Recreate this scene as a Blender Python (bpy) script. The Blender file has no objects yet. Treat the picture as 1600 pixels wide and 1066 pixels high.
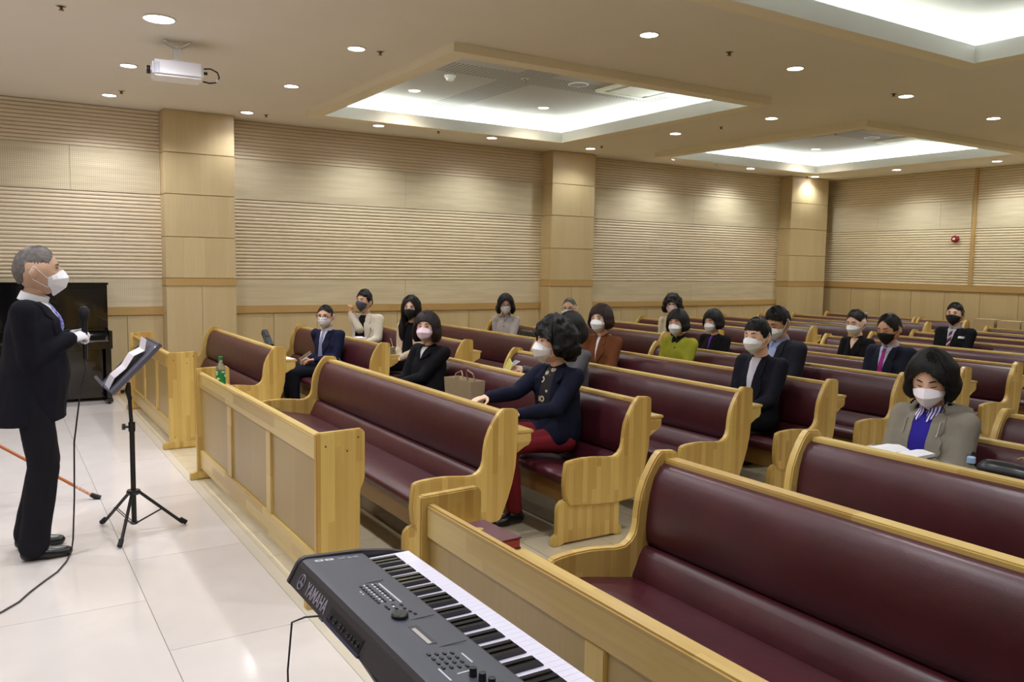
import bpy, bmesh, math, random, time
import numpy as np
from mathutils import Vector, Matrix, noise, Euler
from mathutils.bvhtree import BVHTree
T0 = time.time()
random.seed(7)
S = bpy.context.scene
COL = S.collection
PI = math.pi
R = math.radians

# ------------------------------------------------------------------ camera, world, exposure
cam_d = bpy.data.cameras.new('camera'); cam = bpy.data.objects.new('camera', cam_d); COL.objects.link(cam)
rt = Vector((0.84693797, -0.53142401, 0.01687001)); up = Vector((0.03434451, 0.08634289, 0.99567332)); fw = Vector((0.53058131, 0.84269415, -0.09137857))
m = Matrix.Identity(4)
for i in range(3):
    m[i][0] = rt[i]; m[i][1] = up[i]; m[i][2] = -fw[i]
m[0][3], m[1][3], m[2][3] = 0.0, 0.0, 1.62
cam.matrix_world = m
cam_d.sensor_width = 36.0; cam_d.lens = 1293.9 / 1600 * 36.0; cam_d.clip_start = 0.05; cam_d.clip_end = 100
S.camera = cam
w = bpy.data.worlds.new('world'); S.world = w; w.use_nodes = True
w.node_tree.nodes['Background'].inputs[0].default_value = (0.9, 0.93, 1.0, 1); w.node_tree.nodes['Background'].inputs[1].default_value = 0.15
S.view_settings.view_transform = 'Standard'; S.view_settings.look = 'None'; S.view_settings.gamma = 1.0
S.view_settings.use_curve_mapping = False
S.view_settings.exposure = 1.16
S.cycles.use_denoising = True
S.cycles.max_bounces = 7; S.cycles.diffuse_bounces = 4; S.cycles.glossy_bounces = 3
S.cycles.sample_clamp_indirect = 4.0; S.cycles.blur_glossy = 0.6
S.cycles.caustics_reflective = False; S.cycles.caustics_refractive = False
SPOT_W = 34.0; COVE_E = 7.0; DISC_E = 14.0

# ------------------------------------------------------------------ materials
def srgb(r, g, b):
    f = lambda c: (c / 255 / 12.92) if c / 255 <= 0.04045 else ((c / 255 + 0.055) / 1.055) ** 2.4
    return (f(r), f(g), f(b), 1.0)
MATS = {}
class NT:
    def __init__(s, name):
        s.m = bpy.data.materials.new(name); s.m.use_nodes = True; s.t = s.m.node_tree; s.b = s.t.nodes['Principled BSDF']
    def n(s, typ, **kw):
        nd = s.t.nodes.new(typ)
        for k, v in kw.items():
            if k.startswith('i_'):
                key = k[2:]; key = int(key) if key.isdigit() else key.replace('_', ' ')
                nd.inputs[key].default_value = v
            else: setattr(nd, k, v)
        return nd
    def l(s, a, b): s.t.links.new(a, b)
def ramp(nt, stops, interp='LINEAR'):
    r = nt.n('ShaderNodeValToRGB'); r.color_ramp.interpolation = interp
    e = r.color_ramp.elements
    while len(e) < len(stops): e.new(0.5)
    for q, (p, c) in zip(e, stops): q.position = p; q.color = c
    return r
def plain(name, col, rough=0.5, metal=0.0, spec=0.5, emit=None, es=0.0, coat=0.0, bump=0.0, bscale=80, var=0.0, vscale=6, sheen=0.0, alpha=1.0, trans=0.0):
    if name in MATS: return MATS[name]
    nt = NT(name); b = nt.b
    b.inputs['Base Color'].default_value = col; b.inputs['Roughness'].default_value = rough; b.inputs['Metallic'].default_value = metal
    b.inputs['Specular IOR Level'].default_value = spec; b.inputs['Coat Weight'].default_value = coat; b.inputs['Sheen Weight'].default_value = sheen
    b.inputs['Alpha'].default_value = alpha; b.inputs['Transmission Weight'].default_value = trans
    if emit: b.inputs['Emission Color'].default_value = emit; b.inputs['Emission Strength'].default_value = es
    tc = nt.n('ShaderNodeTexCoord')
    if var > 0:
        no = nt.n('ShaderNodeTexNoise', i_Scale=vscale, i_Detail=5.0); nt.l(tc.outputs['Object'], no.inputs['Vector'])
        lo = tuple(c * (1 - var) for c in col[:3]) + (1,); hi = tuple(min(1, c * (1 + var)) for c in col[:3]) + (1,)
        rp = ramp(nt, [(0.3, lo), (0.7, hi)]); nt.l(no.outputs['Fac'], rp.inputs[0]); nt.l(rp.outputs[0], b.inputs['Base Color'])
    if bump > 0:
        no = nt.n('ShaderNodeTexNoise', i_Scale=bscale, i_Detail=4.0); nt.l(tc.outputs['Object'], no.inputs['Vector'])
        bp = nt.n('ShaderNodeBump', i_Strength=bump, i_Distance=0.01); nt.l(no.outputs['Fac'], bp.inputs['Height']); nt.l(bp.outputs[0], b.inputs['Normal'])
    MATS[name] = nt.m; return nt.m
def wood(name, c_lo, c_hi, across='X', along='Z', stave=0.055, rough=0.32, length=0.5, strength=1.0, grain=0.25, coat=0.15):
    """edge-glued staves: tone jumps across the stave direction, fine grain along the other"""
    if name in MATS: return MATS[name]
    nt = NT(name); b = nt.b
    tc = nt.n('ShaderNodeTexCoord'); sp = nt.n('ShaderNodeSeparateXYZ'); nt.l(tc.outputs['Object'], sp.inputs[0])
    oi = nt.n('ShaderNodeObjectInfo')
    a = nt.n('ShaderNodeMath', operation='DIVIDE', i_1=stave); nt.l(sp.outputs[across], a.inputs[0])
    ar = nt.n('ShaderNodeMath', operation='MULTIPLY_ADD', i_1=37.0); nt.l(oi.outputs['Random'], ar.inputs[0]); nt.l(a.outputs[0], ar.inputs[2])
    fa = nt.n('ShaderNodeMath', operation='FLOOR'); nt.l(ar.outputs[0], fa.inputs[0])
    wn = nt.n('ShaderNodeTexWhiteNoise', noise_dimensions='1D'); nt.l(fa.outputs[0], wn.inputs['W'])
    g = nt.n('ShaderNodeMath', operation='DIVIDE', i_1=length); nt.l(sp.outputs[along], g.inputs[0])
    g2 = nt.n('ShaderNodeMath', operation='ADD'); nt.l(g.outputs[0], g2.inputs[0]); nt.l(wn.outputs['Value'], g2.inputs[1])
    fg = nt.n('ShaderNodeMath', operation='FLOOR'); nt.l(g2.outputs[0], fg.inputs[0])
    cb = nt.n('ShaderNodeCombineXYZ'); nt.l(fa.outputs[0], cb.inputs[0]); nt.l(fg.outputs[0], cb.inputs[1])
    w2 = nt.n('ShaderNodeTexWhiteNoise', noise_dimensions='2D'); nt.l(cb.outputs[0], w2.inputs['Vector'])
    # grain noise stretched along
    sc = {'X': 60, 'Y': 60, 'Z': 60}; sc[along] = 3.0
    mp = nt.n('ShaderNodeMapping'); mp.inputs['Scale'].default_value = (sc['X'], sc['Y'], sc['Z'])
    off = nt.n('ShaderNodeVectorMath', operation='ADD'); nt.l(tc.outputs['Object'], off.inputs[0]); nt.l(w2.outputs['Color'], off.inputs[1])
    nt.l(off.outputs[0], mp.inputs['Vector'])
    no = nt.n('ShaderNodeTexNoise', i_Scale=1.0, i_Detail=6.0, i_Distortion=0.6); nt.l(mp.outputs[0], no.inputs['Vector'])
    mx = nt.n('ShaderNodeMath', operation='MULTIPLY', i_1=strength * (1 - grain)); nt.l(w2.outputs['Value'], mx.inputs[0])
    mx2 = nt.n('ShaderNodeMath', operation='MULTIPLY_ADD', i_1=grain * 1.6); nt.l(no.outputs['Fac'], mx2.inputs[0]); nt.l(mx.outputs[0], mx2.inputs[2])
    rp = ramp(nt, [(0.05, c_lo), (0.95, c_hi)]); nt.l(mx2.outputs[0], rp.inputs[0]); nt.l(rp.outputs[0], b.inputs['Base Color'])
    b.inputs['Roughness'].default_value = rough; b.inputs['Coat Weight'].default_value = coat; b.inputs['Coat Roughness'].default_value = 0.25
    bp = nt.n('ShaderNodeBump', i_Strength=0.05, i_Distance=0.005); nt.l(no.outputs['Fac'], bp.inputs['Height']); nt.l(bp.outputs[0], b.inputs['Normal'])
    MATS[name] = nt.m; return nt.m
W_LO, W_HI = srgb(172, 134, 66), srgb(216, 187, 110)
M_endwood = wood('rubberwood_vertical', W_LO, W_HI, 'X', 'Z', 0.034, strength=0.85)
M_railwood = wood('rubberwood_long', srgb(173, 137, 71), srgb(212, 185, 114), 'Z', 'Y', 0.06, length=0.9)
M_apron = wood('rubberwood_apron', srgb(120, 86, 44), srgb(148, 114, 63), 'Z', 'Y', 0.12, length=2.0, strength=0.5)
M_ply = wood('ply_panel', srgb(160, 133, 79), srgb(180, 156, 99), 'Y', 'Z', 0.3, length=5, strength=0.4, rough=0.38)
M_veneer_v = wood('veneer_vertical', srgb(195, 175, 130), srgb(215, 195, 152), 'X', 'Z', 0.12, length=9, strength=0.6, rough=0.42, grain=0.4, coat=0.05)
M_veneer_e = wood('veneer_end', srgb(190, 167, 123), srgb(207, 186, 141), 'Y', 'Z', 0.12, length=9, strength=0.6, rough=0.42, grain=0.4, coat=0.05)
M_trim = wood('trim_wood', srgb(180, 146, 90), srgb(196, 163, 106), 'Z', 'X', 0.3, length=9, rough=0.42, coat=0.05)
M_trim_e = wood('trim_wood_end', srgb(180, 146, 90), srgb(196, 163, 106), 'Z', 'Y', 0.3, length=9, rough=0.42, coat=0.05)
M_rib = wood('acoustic_rib', srgb(211, 198, 172), srgb(233, 221, 197), 'Z', 'X', 0.043, length=1.3, strength=0.7, rough=0.55, grain=0.5, coat=0.0)
M_rib_e = wood('acoustic_rib_end', srgb(211, 198, 166), srgb(233, 221, 191), 'Z', 'Y', 0.043, length=1.3, strength=0.7, rough=0.55, grain=0.5, coat=0.0)
M_groove = plain('groove_dark', srgb(196, 172, 130), 0.8)
def perforated(name, ax):
    nt = NT(name); b = nt.b; tc = nt.n('ShaderNodeTexCoord')
    mp = nt.n('ShaderNodeMapping'); s = {'X': 2.0, 'Y': 2.0, 'Z': 26.0}; mp.inputs['Scale'].default_value = (s['X'], s['Y'], s['Z']); nt.l(tc.outputs['Object'], mp.inputs['Vector'])
    no = nt.n('ShaderNodeTexNoise', i_Scale=1.0, i_Detail=5.0); nt.l(mp.outputs[0], no.inputs['Vector'])
    rp = ramp(nt, [(0.3, srgb(206, 193, 160)), (0.7, srgb(226, 213, 182))]); nt.l(no.outputs['Fac'], rp.inputs[0])
    sp = nt.n('ShaderNodeSeparateXYZ'); nt.l(tc.outputs['Object'], sp.inputs[0])
    outs = []
    for a in (ax, 'Z'):
        d = nt.n('ShaderNodeMath', operation='DIVIDE', i_1=0.021); nt.l(sp.outputs[a], d.inputs[0])
        f = nt.n('ShaderNodeMath', operation='FRACT'); nt.l(d.outputs[0], f.inputs[0])
        s1 = nt.n('ShaderNodeMath', operation='SUBTRACT', i_1=0.5); nt.l(f.outputs[0], s1.inputs[0])
        p = nt.n('ShaderNodeMath', operation='POWER', i_1=2.0); nt.l(s1.outputs[0], p.inputs[0]); outs.append(p)
    ad = nt.n('ShaderNodeMath', operation='ADD'); nt.l(outs[0].outputs[0], ad.inputs[0]); nt.l(outs[1].outputs[0], ad.inputs[1])
    lt = nt.n('ShaderNodeMath', operation='LESS_THAN', i_1=0.045); nt.l(ad.outputs[0], lt.inputs[0])
    mx = nt.n('ShaderNodeMixRGB'); mx.inputs[2].default_value = srgb(166, 150, 120); nt.l(lt.outputs[0], mx.inputs[0]); nt.l(rp.outputs[0], mx.inputs[1])
    nt.l(mx.outputs[0], b.inputs['Base Color']); b.inputs['Roughness'].default_value = 0.6
    return nt.m
M_perf = perforated('perforated_board', 'X'); M_perf_e = perforated('perforated_board_end', 'Y')
M_ceil = plain('ceiling_paint', srgb(233, 227, 214), 0.9, var=0.015, vscale=1.5)
M_frame = plain('coffer_frame_paint', srgb(242, 233, 208), 0.8)
M_white = plain('white_paint', srgb(244, 246, 243), 0.8)
def tilemat(name, c, rough, dark):
    nt = NT(name); b = nt.b; tc = nt.n('ShaderNodeTexCoord'); oi = nt.n('ShaderNodeObjectInfo')
    no = nt.n('ShaderNodeTexNoise', i_Scale=1.6, i_Detail=6.0, i_Distortion=1.5); nt.l(tc.outputs['Object'], no.inputs['Vector'])
    rp = ramp(nt, [(0.25, tuple(x * dark for x in c[:3]) + (1,)), (0.75, c)]); nt.l(no.outputs['Fac'], rp.inputs[0])
    hv = nt.n('ShaderNodeHueSaturation'); mr = nt.n('ShaderNodeMapRange', i_3=0.96, i_4=1.03); nt.l(oi.outputs['Random'], mr.inputs[0]); nt.l(mr.outputs[0], hv.inputs['Value'])
    nt.l(rp.outputs[0], hv.inputs['Color']); nt.l(hv.outputs[0], b.inputs['Base Color']); b.inputs['Roughness'].default_value = rough
    n2 = nt.n('ShaderNodeTexNoise', i_Scale=3.0, i_Detail=2.0); nt.l(tc.outputs['Object'], n2.inputs['Vector'])
    bp = nt.n('ShaderNodeBump', i_Strength=0.05, i_Distance=0.02); nt.l(n2.outputs['Fac'], bp.inputs['Height']); nt.l(bp.outputs[0], b.inputs['Normal'])
    return nt.m
M_tile = tilemat('polished_tile', srgb(222, 215, 211), 0.12, 0.9)
M_tile2 = tilemat('beige_tile', srgb(209, 196, 167), 0.2, 0.85)
M_grout = plain('grout', srgb(176, 166, 154), 0.8)
M_strip = plain('threshold_stone', srgb(206, 198, 182), 0.25)
M_plaster = plain('plaster', srgb(214, 204, 184), 0.85)
def leather():
    nt = NT('maroon_vinyl'); b = nt.b; tc = nt.n('ShaderNodeTexCoord')
    no = nt.n('ShaderNodeTexNoise', i_Scale=4.0, i_Detail=4.0); nt.l(tc.outputs['Object'], no.inputs['Vector'])
    rp = ramp(nt, [(0.3, srgb(61, 20, 28)), (0.7, srgb(74, 26, 36))]); nt.l(no.outputs['Fac'], rp.inputs[0]); nt.l(rp.outputs[0], b.inputs['Base Color'])
    b.inputs['Roughness'].default_value = 0.36; b.inputs['Specular IOR Level'].default_value = 0.6
    vo = nt.n('ShaderNodeTexVoronoi', i_Scale=260.0); nt.l(tc.outputs['Object'], vo.inputs['Vector'])
    n2 = nt.n('ShaderNodeTexNoise', i_Scale=7.0, i_Detail=2.0); nt.l(tc.outputs['Object'], n2.inputs['Vector'])
    b1 = nt.n('ShaderNodeBump', i_Strength=0.08, i_Distance=0.002); nt.l(vo.outputs['Distance'], b1.inputs['Height'])
    b2 = nt.n('ShaderNodeBump', i_Strength=0.15, i_Distance=0.02); nt.l(n2.outputs['Fac'], b2.inputs['Height']); nt.l(b1.outputs[0], b2.inputs['Normal']); nt.l(b2.outputs[0], b.inputs['Normal'])
    return nt.m
M_leather = leather()
M_plug = plain('plug_brown', srgb(84, 58, 30), 0.5)
M_black = plain('black_plastic', srgb(22, 22, 24), 0.4)
M_metal = plain('chrome', srgb(200, 200, 205), 0.2, 1.0)
M_paper = plain('white_paper', srgb(238, 238, 240), 0.7)

# ------------------------------------------------------------------ mesh helpers
class MB:
    def __init__(s): s.v = []; s.f = []
    def box(s, x0, x1, y0, y1, z0, z1, M=None):
        i = len(s.v); c = [(x, y, z) for x in (x0, x1) for y in (y0, y1) for z in (z0, z1)]
        if M is not None: c = [tuple(M @ Vector(p)) for p in c]
        s.v += c; s.f += [tuple(i + k for k in q) for q in ((0, 1, 3, 2), (4, 6, 7, 5), (0, 4, 5, 1), (2, 3, 7, 6), (0, 2, 6, 4), (1, 5, 7, 3))]
        return s
    def tube(s, pts, r, n=8, cap=True):
        pts = [Vector(p) for p in pts]; rr = r if isinstance(r, (list, tuple)) else [r] * len(pts)
        base = len(s.v); prev = None
        for k, p in enumerate(pts):
            t = (pts[min(k + 1, len(pts) - 1)] - pts[max(k - 1, 0)]).normalized()
            if prev is None: a = t.orthogonal().normalized()
            else: a = (prev - prev.dot(t) * t); a = a.normalized() if a.length > 1e-6 else t.orthogonal().normalized()
            prev = a; b = t.cross(a)
            for j in range(n):
                an = 2 * PI * j / n; s.v.append(tuple(p + (a * math.cos(an) + b * math.sin(an)) * rr[k]))
        for k in range(len(pts) - 1):
            for j in range(n):
                q = base + k * n
                s.f.append((q + j, q + (j + 1) % n, q + n + (j + 1) % n, q + n + j))
        if cap:
            s.f.append(tuple(base + j for j in reversed(range(n)))); q = base + (len(pts) - 1) * n; s.f.append(tuple(q + j for j in range(n)))
        return s
    def lathe(s, prof, n=20, M=None, ang=2 * PI):
        base = len(s.v)
        for r, z in prof:
            for j in range(n):
                a = ang * j / n; p = Vector((r * math.cos(a), r * math.sin(a), z)); s.v.append(tuple(M @ p if M is not None else p))
        for k in range(len(prof) - 1):
            for j in range(n):
                q = base + k * n; s.f.append((q + j, q + (j + 1) % n, q + n + (j + 1) % n, q + n + j))
        s.f.append(tuple(base + j for j in reversed(range(n)))); q = base + (len(prof) - 1) * n; s.f.append(tuple(q + j for j in range(n)))
        return s
    def prism(s, prof, y0, y1, smooth_caps=True):
        """profile in x,z extruded along y"""
        n = len(prof); b = len(s.v)
        for y in (y0, y1): s.v += [(x, y, z) for x, z in prof]
        for j in range(n): s.f.append((b + j, b + (j + 1) % n, b + n + (j + 1) % n, b + n + j))
        b2 = len(s.v)
        for y in (y0, y1): s.v += [(x, y, z) for x, z in prof]
        s.f.append(tuple(b2 + j for j in reversed(range(n)))); s.f.append(tuple(b2 + n + j for j in range(n)))
        return s
    def grid(s, P, close_u=False):
        """P[i][j] points -> quads"""
        b = len(s.v); ni = len(P); nj = len(P[0])
        for row in P: s.v += [tuple(q) for q in row]
        for i in range(ni - 1):
            for j in range(nj if close_u else nj - 1):
                j2 = (j + 1) % nj; s.f.append((b + i * nj + j, b + i * nj + j2, b + (i + 1) * nj + j2, b + (i + 1) * nj + j))
        return s
    def shell(s, P, Q, close_u=False):
        """two layers joined at their borders"""
        b = len(s.v); s.grid(P, close_u); c = len(s.v); ni, nj = len(P), len(P[0])
        k0 = len(s.f); s.grid(Q, close_u)
        for k in range(k0, len(s.f)): s.f[k] = tuple(reversed(s.f[k]))
        rng = range(nj if close_u else nj - 1)
        for j in rng:
            j2 = (j + 1) % nj
            s.f.append((b + j2, b + j, c + j, c + j2)); e = (ni - 1) * nj; s.f.append((b + e + j, b + e + j2, c + e + j2, c + e + j))
        if not close_u:
            for i in range(ni - 1):
                s.f.append((b + i * nj, b + (i + 1) * nj, c + (i + 1) * nj, c + i * nj)); e = nj - 1
                s.f.append((b + (i + 1) * nj + e, b + i * nj + e, c + i * nj + e, c + (i + 1) * nj + e))
        return s
    def mesh(s, name, smooth=False, angle=35):
        me = bpy.data.meshes.new(name); me.from_pydata(s.v, [], s.f); me.update()
        if smooth:
            me.polygons.foreach_set('use_smooth', [True] * len(me.polygons)); me.set_sharp_from_angle(angle=R(angle))
        return me
    def build(s, name, mat, parent=None, smooth=False, angle=35, bevel=0.0, loc=None):
        me = s.mesh(name, smooth, angle)
        if bevel > 0:
            bm = bmesh.new(); bm.from_mesh(me); bmesh.ops.remove_doubles(bm, verts=bm.verts, dist=1e-5)
            ed = [e for e in bm.edges if len(e.link_faces) == 2 and e.calc_face_angle(0) > R(38)]
            bmesh.ops.bevel(bm, geom=ed, offset=bevel, segments=2, affect='EDGES', clamp_overlap=True)
            bm.to_mesh(me); bm.free()
            me.polygons.foreach_set('use_smooth', [True] * len(me.polygons)); me.set_sharp_from_angle(angle=R(40))
        return link(name, me, mat, parent, loc)
def link(name, me, mat, parent=None, loc=None):
    o = bpy.data.objects.new(name, me); COL.objects.link(o)
    if mat is not None and me is not None and not me.materials:
        for q in (mat if isinstance(mat, (list, tuple)) else [mat]): me.materials.append(q)
    if parent is not None: o.parent = parent
    if loc is not None: o.location = loc
    return o
def tag(o, label=None, cat=None, group=None, kind=None):
    if label: o['label'] = label
    if cat: o['category'] = cat
    if group: o['group'] = group
    if kind: o['kind'] = kind
    return o
def empty(name, loc, rz=0, label=None, cat=None, group=None):
    o = bpy.data.objects.new(name, None); COL.objects.link(o); o.location = loc; o.rotation_euler = (0, 0, rz); o.empty_display_size = 0.1
    return tag(o, label, cat, group)
def struct(o): o['kind'] = 'structure'; return o
def dup(root):
    r = root.copy(); COL.objects.link(r)
    for ch in list(root.children):
        c = ch.copy(); COL.objects.link(c); c.parent = r
        for g in ch.children:
            d = g.copy(); COL.objects.link(d); d.parent = c
    return r
def frame_M(o, x, y, z):
    """matrix with origin o and columns x,y,z"""
    M = Matrix.Identity(4)
    for i in range(3): M[i][0], M[i][1], M[i][2], M[i][3] = x[i], y[i], z[i], o[i]
    return M

# ------------------------------------------------------------------ room shell
WY, CH, EX = 10.744, 3.36, 14.02           # long wall plane, ceiling height, end wall plane
PX0, PY0 = -4.0, -4.0
FZ = -0.004
fl = struct(MB().box(PX0, EX + .1, PY0, WY + .1, -0.12, -0.006).build('floor', M_grout))
def tile_at(x0, x1, y0, y1, mat, me_cache={}):
    k = (round(x1 - x0, 3), round(y1 - y0, 3), mat.name)
    if k not in me_cache:
        w_, d_ = (x1 - x0) / 2, (y1 - y0) / 2; g = 0.0015
        me_cache[k] = MB().box(-w_ + g, w_ - g, -d_ + g, d_ - g, -0.010, 0.0).mesh('tile'); me_cache[k].materials.append(mat)
    o = bpy.data.objects.new('tile', me_cache[k]); COL.objects.link(o); o.parent = fl; o.location = ((x0 + x1) / 2, (y0 + y1) / 2, 0)
TX = 1.235
xs = [TX - .06 - .6 * k for k in range(0, 9)][::-1]
ys = [WY - 1.2 * k for k in range(0, 13)][::-1]
for i in range(len(xs) - 1):
    off = 0.0 if i % 2 else 0.6
    for j in range(len(ys) - 1):
        y0, y1 = ys[j] + off, ys[j + 1] + off
        if y0 >= WY - 0.05: continue
        tile_at(max(xs[i], PX0), xs[i + 1], y0, min(y1, WY), M_tile)
MB().box(TX - .06, TX, PY0, WY, -0.01, 0.0008).build('threshold_strip', M_strip, fl)
n_t = 0; rest = MB()
ts = 0.45
for i in range(29):
    for j in range(34):
        x0, y0 = TX + i * ts, WY - (j + 1) * ts
        if x0 >= EX or y0 < PY0: continue
        x1 = min(x0 + ts, EX)
        dpt = (x0 * .53 + y0 * .84)
        near = dpt < 6.6 and y0 > .7 * x0 - .5 and y0 < 7.8 and dpt > 2
        if near and n_t < 190: tile_at(x0, x1, y0, y0 + ts, M_tile2); n_t += 1
        else: rest.box(x0 + .0015, x1 - .0015, y0 + .0015, y0 + ts - .0015, -0.01, 0.0)
tag(rest.build('tiles', M_tile2, fl), kind='stuff')

# walls: cores
wb = struct(MB().box(PX0, EX + .1, WY, WY + .12, 0, CH + .4).build('wall_back', M_plaster))
we = struct(MB().box(EX, EX + .12, PY0, WY, 0, CH + .4).build('wall_end', M_plaster))
wl = struct(MB().box(PX0 - .12, PX0, PY0, WY + .12, 0, CH + .4).build('wall_left', M_plaster))
wn_ = struct(MB().box(PX0 - .12, EX + .12, PY0 - .12, PY0, 0, CH + .4).build('wall_near', M_plaster))
PILL = [(1.752, 2.553), (7.253, 8.064), (12.675, 13.72)]
PD = 0.30
sections = [(PX0, PILL[0][0]), (PILL[0][1], PILL[1][0]), (PILL[1][1], PILL[2][0])]
HT = 1.045      # top of low wainscot rail on the long wall
HT2 = 1.398     # on pillars and end wall
bands_long = [(2.885, CH, 'rib'), (2.385, 2.885, 'mesh'), (1.385, 2.385, 'rib'), (HT, 1.385, 'mesh')]
bands_end = [(2.84, CH, 'rib'), (2.36, 2.84, 'mesh'), (HT2, 2.36, 'rib')]
def ribs(mb, a0, a1, z0, z1, plane, axis):
    n = max(1, round((z1 - z0) / 0.0435)); p = (z1 - z0) / n
    for k in range(n):
        za, zb = z0 + k * p + .005, z0 + (k + 1) * p - .009
        prof = [(0.0, za - .002), (-.009, za + .003), (-.011, (za + zb) / 2), (-.009, zb - .003), (0.0, zb + .002)]
        b = len(mb.v)
        for a in (a0, a1):
            for d, z in prof: mb.v.append((a, plane + d, z) if axis == 'X' else (plane + d, a, z))
        for j in range(4): mb.f.append((b + j, b + j + 1, b + 5 + j + 1, b + 5 + j))
for s0, s1 in sections:
    for z0, z1, kd in bands_long:
        if kd == 'rib':
            rb = MB(); ribs(rb, s0, s1, z0, z1, WY - .012, 'X')
            rb.box(s0, s1, WY - .012, WY, z0, z1); o = rb.build('ribbed_panel', [M_rib, M_groove], wb)
            o.data.polygons.foreach_set('material_index', [0] * (len(o.data.polygons) - 6) + [1] * 6)
        else:
            # boards 1.2 m wide
            x = s0
            while x < s1 - .01:
                x2 = s1 if s1 - x < 3.2 else x + 2.4
                MB().box(x + .0015, x2 - .0015, WY - .024, WY, z0 + .003, z1 - .003).build('acoustic_board', M_perf, wb); x = x2
    MB().box(s0, s1, WY - .05, WY, HT - .095, HT).build('wainscot_rail', M_trim, wb, bevel=.004)
    MB().box(s0, s1, WY - .03, WY, 0, .08).build('baseboard_back', M_trim, wb)
    # wainscot panels
    js = [s0] + [x for x in (3.09 + .5785 * k for k in range(-13, 18)) if s0 + .12 < x < s1 - .12] + [s1]
    for a, b_ in zip(js[:-1], js[1:]): MB().box(a + .003, b_ - .003, WY - .035, WY, .08, HT - .098).build('wainscot_panel', M_veneer_v, wb)
for x0, x1 in PILL:
    p = struct(empty('pillar', (0, 0, 0))); y0 = WY - PD
    MB().box(x0 + .012, x1 - .012, y0 + .012, WY, 0, CH).build('core', M_groove, p)
    zs = [HT2, 1.886, 2.386, 2.867, CH]
    for a, b_ in zip(zs[:-1], zs[1:]):
        MB().box(x0, x1, y0, y0 + .014, a + .004, b_ - .004).build('veneer_panel', M_veneer_v, p, bevel=.002)
        MB().box(x0, x0 + .014, y0 + .014, WY, a + .004, b_ - .004).build('veneer_panel', M_veneer_e, p)
        MB().box(x1 - .014, x1, y0 + .014, WY, a + .004, b_ - .004).build('veneer_panel', M_veneer_e, p)
    MB().box(x0 - .006, x1 + .006, y0 - .006, WY, HT2 - .092, HT2 - .002).build('rail', M_trim, p, bevel=.003)
    xm = (x0 + x1) / 2
    for a, b_ in ((x0, xm - .002), (xm + .002, x1)): MB().box(a, b_, y0, y0 + .014, 0, HT2 - .095).build('veneer_panel', M_veneer_v, p)
    for a in (x0, x1 - .014): MB().box(a, a + .014, y0 + .014, WY, 0, HT2 - .095).build('veneer_panel', M_veneer_e, p)
# end wall
esec = [(PY0, 7.72), (7.78, WY)]
for s0, s1 in esec:
    for z0, z1, kd in bands_end:
        if kd == 'rib':
            rb = MB(); ribs(rb, s0, s1, z0, z1, EX - .012, 'Y'); rb.box(EX - .012, EX, s0, s1, z0, z1); o = rb.build('ribbed_panel', [M_rib_e, M_groove], we)
            o.data.polygons.foreach_set('material_index', [0] * (len(o.data.polygons) - 6) + [1] * 6)
        else:
            y = s1
            while y > s0 + .01:
                y2 = max(y - 1.2, s0); MB().box(EX - .024, EX, y2 + .0015, y - .0015, z0 + .003, z1 - .003).build('acoustic_board', M_perf_e, we); y = y2
MB().box(EX - .05, EX, 7.72, 7.78, HT2, CH).build('vertical_trim', M_trim_e, we, bevel=.004)
MB().box(EX - .05, EX, PY0, WY, HT2 - .10, HT2).build('wainscot_rail', M_trim_e, we, bevel=.004)
MB().box(EX - .03, EX, PY0, WY, 0, .08).build('baseboard_end', M_trim_e, we)
y = WY - .1
js = [WY] + [10.02 - .614 * k for k in range(0, 23)] + [PY0]
for a, b_ in zip(js[1:], js[:-1]):
    if b_ - a > .02: MB().box(EX - .035, EX, a + .003, b_ - .003, .08, HT2 - .103).build('wainscot_panel', M_veneer_e, we)

# ceiling with coffers
cof = [('a', 3.30, 6.65, 6.08, 9.38), ('b', 8.80, 12.22, 6.26, 9.58), ('c', 3.30, 6.72, 0.40, 3.81), ('d', 8.80, 12.22, 0.40, 3.81)]
LZ = CH + .045   # ledge top
cb_ = MB(); rects = [(PX0, EX, PY0, WY)]
for _, a0, a1, b0, b1 in cof:
    new = []
    for (x0, x1, y0, y1) in rects:
        if a1 <= x0 or a0 >= x1 or b1 <= y0 or b0 >= y1: new.append((x0, x1, y0, y1)); continue
        if x0 < a0: new.append((x0, a0, y0, y1))
        if a1 < x1: new.append((a1, x1, y0, y1))
        xa, xb = max(x0, a0), min(x1, a1)
        if y0 < b0: new.append((xa, xb, y0, b0))
        if b1 < y1: new.append((xa, xb, b1, y1))
    rects = new
for x0, x1, y0, y1 in rects: cb_.box(x0, x1, y0, y1, CH, LZ)
ceil = struct(cb_.build('ceiling', M_ceil))
M_coffer_perf = None
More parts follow.
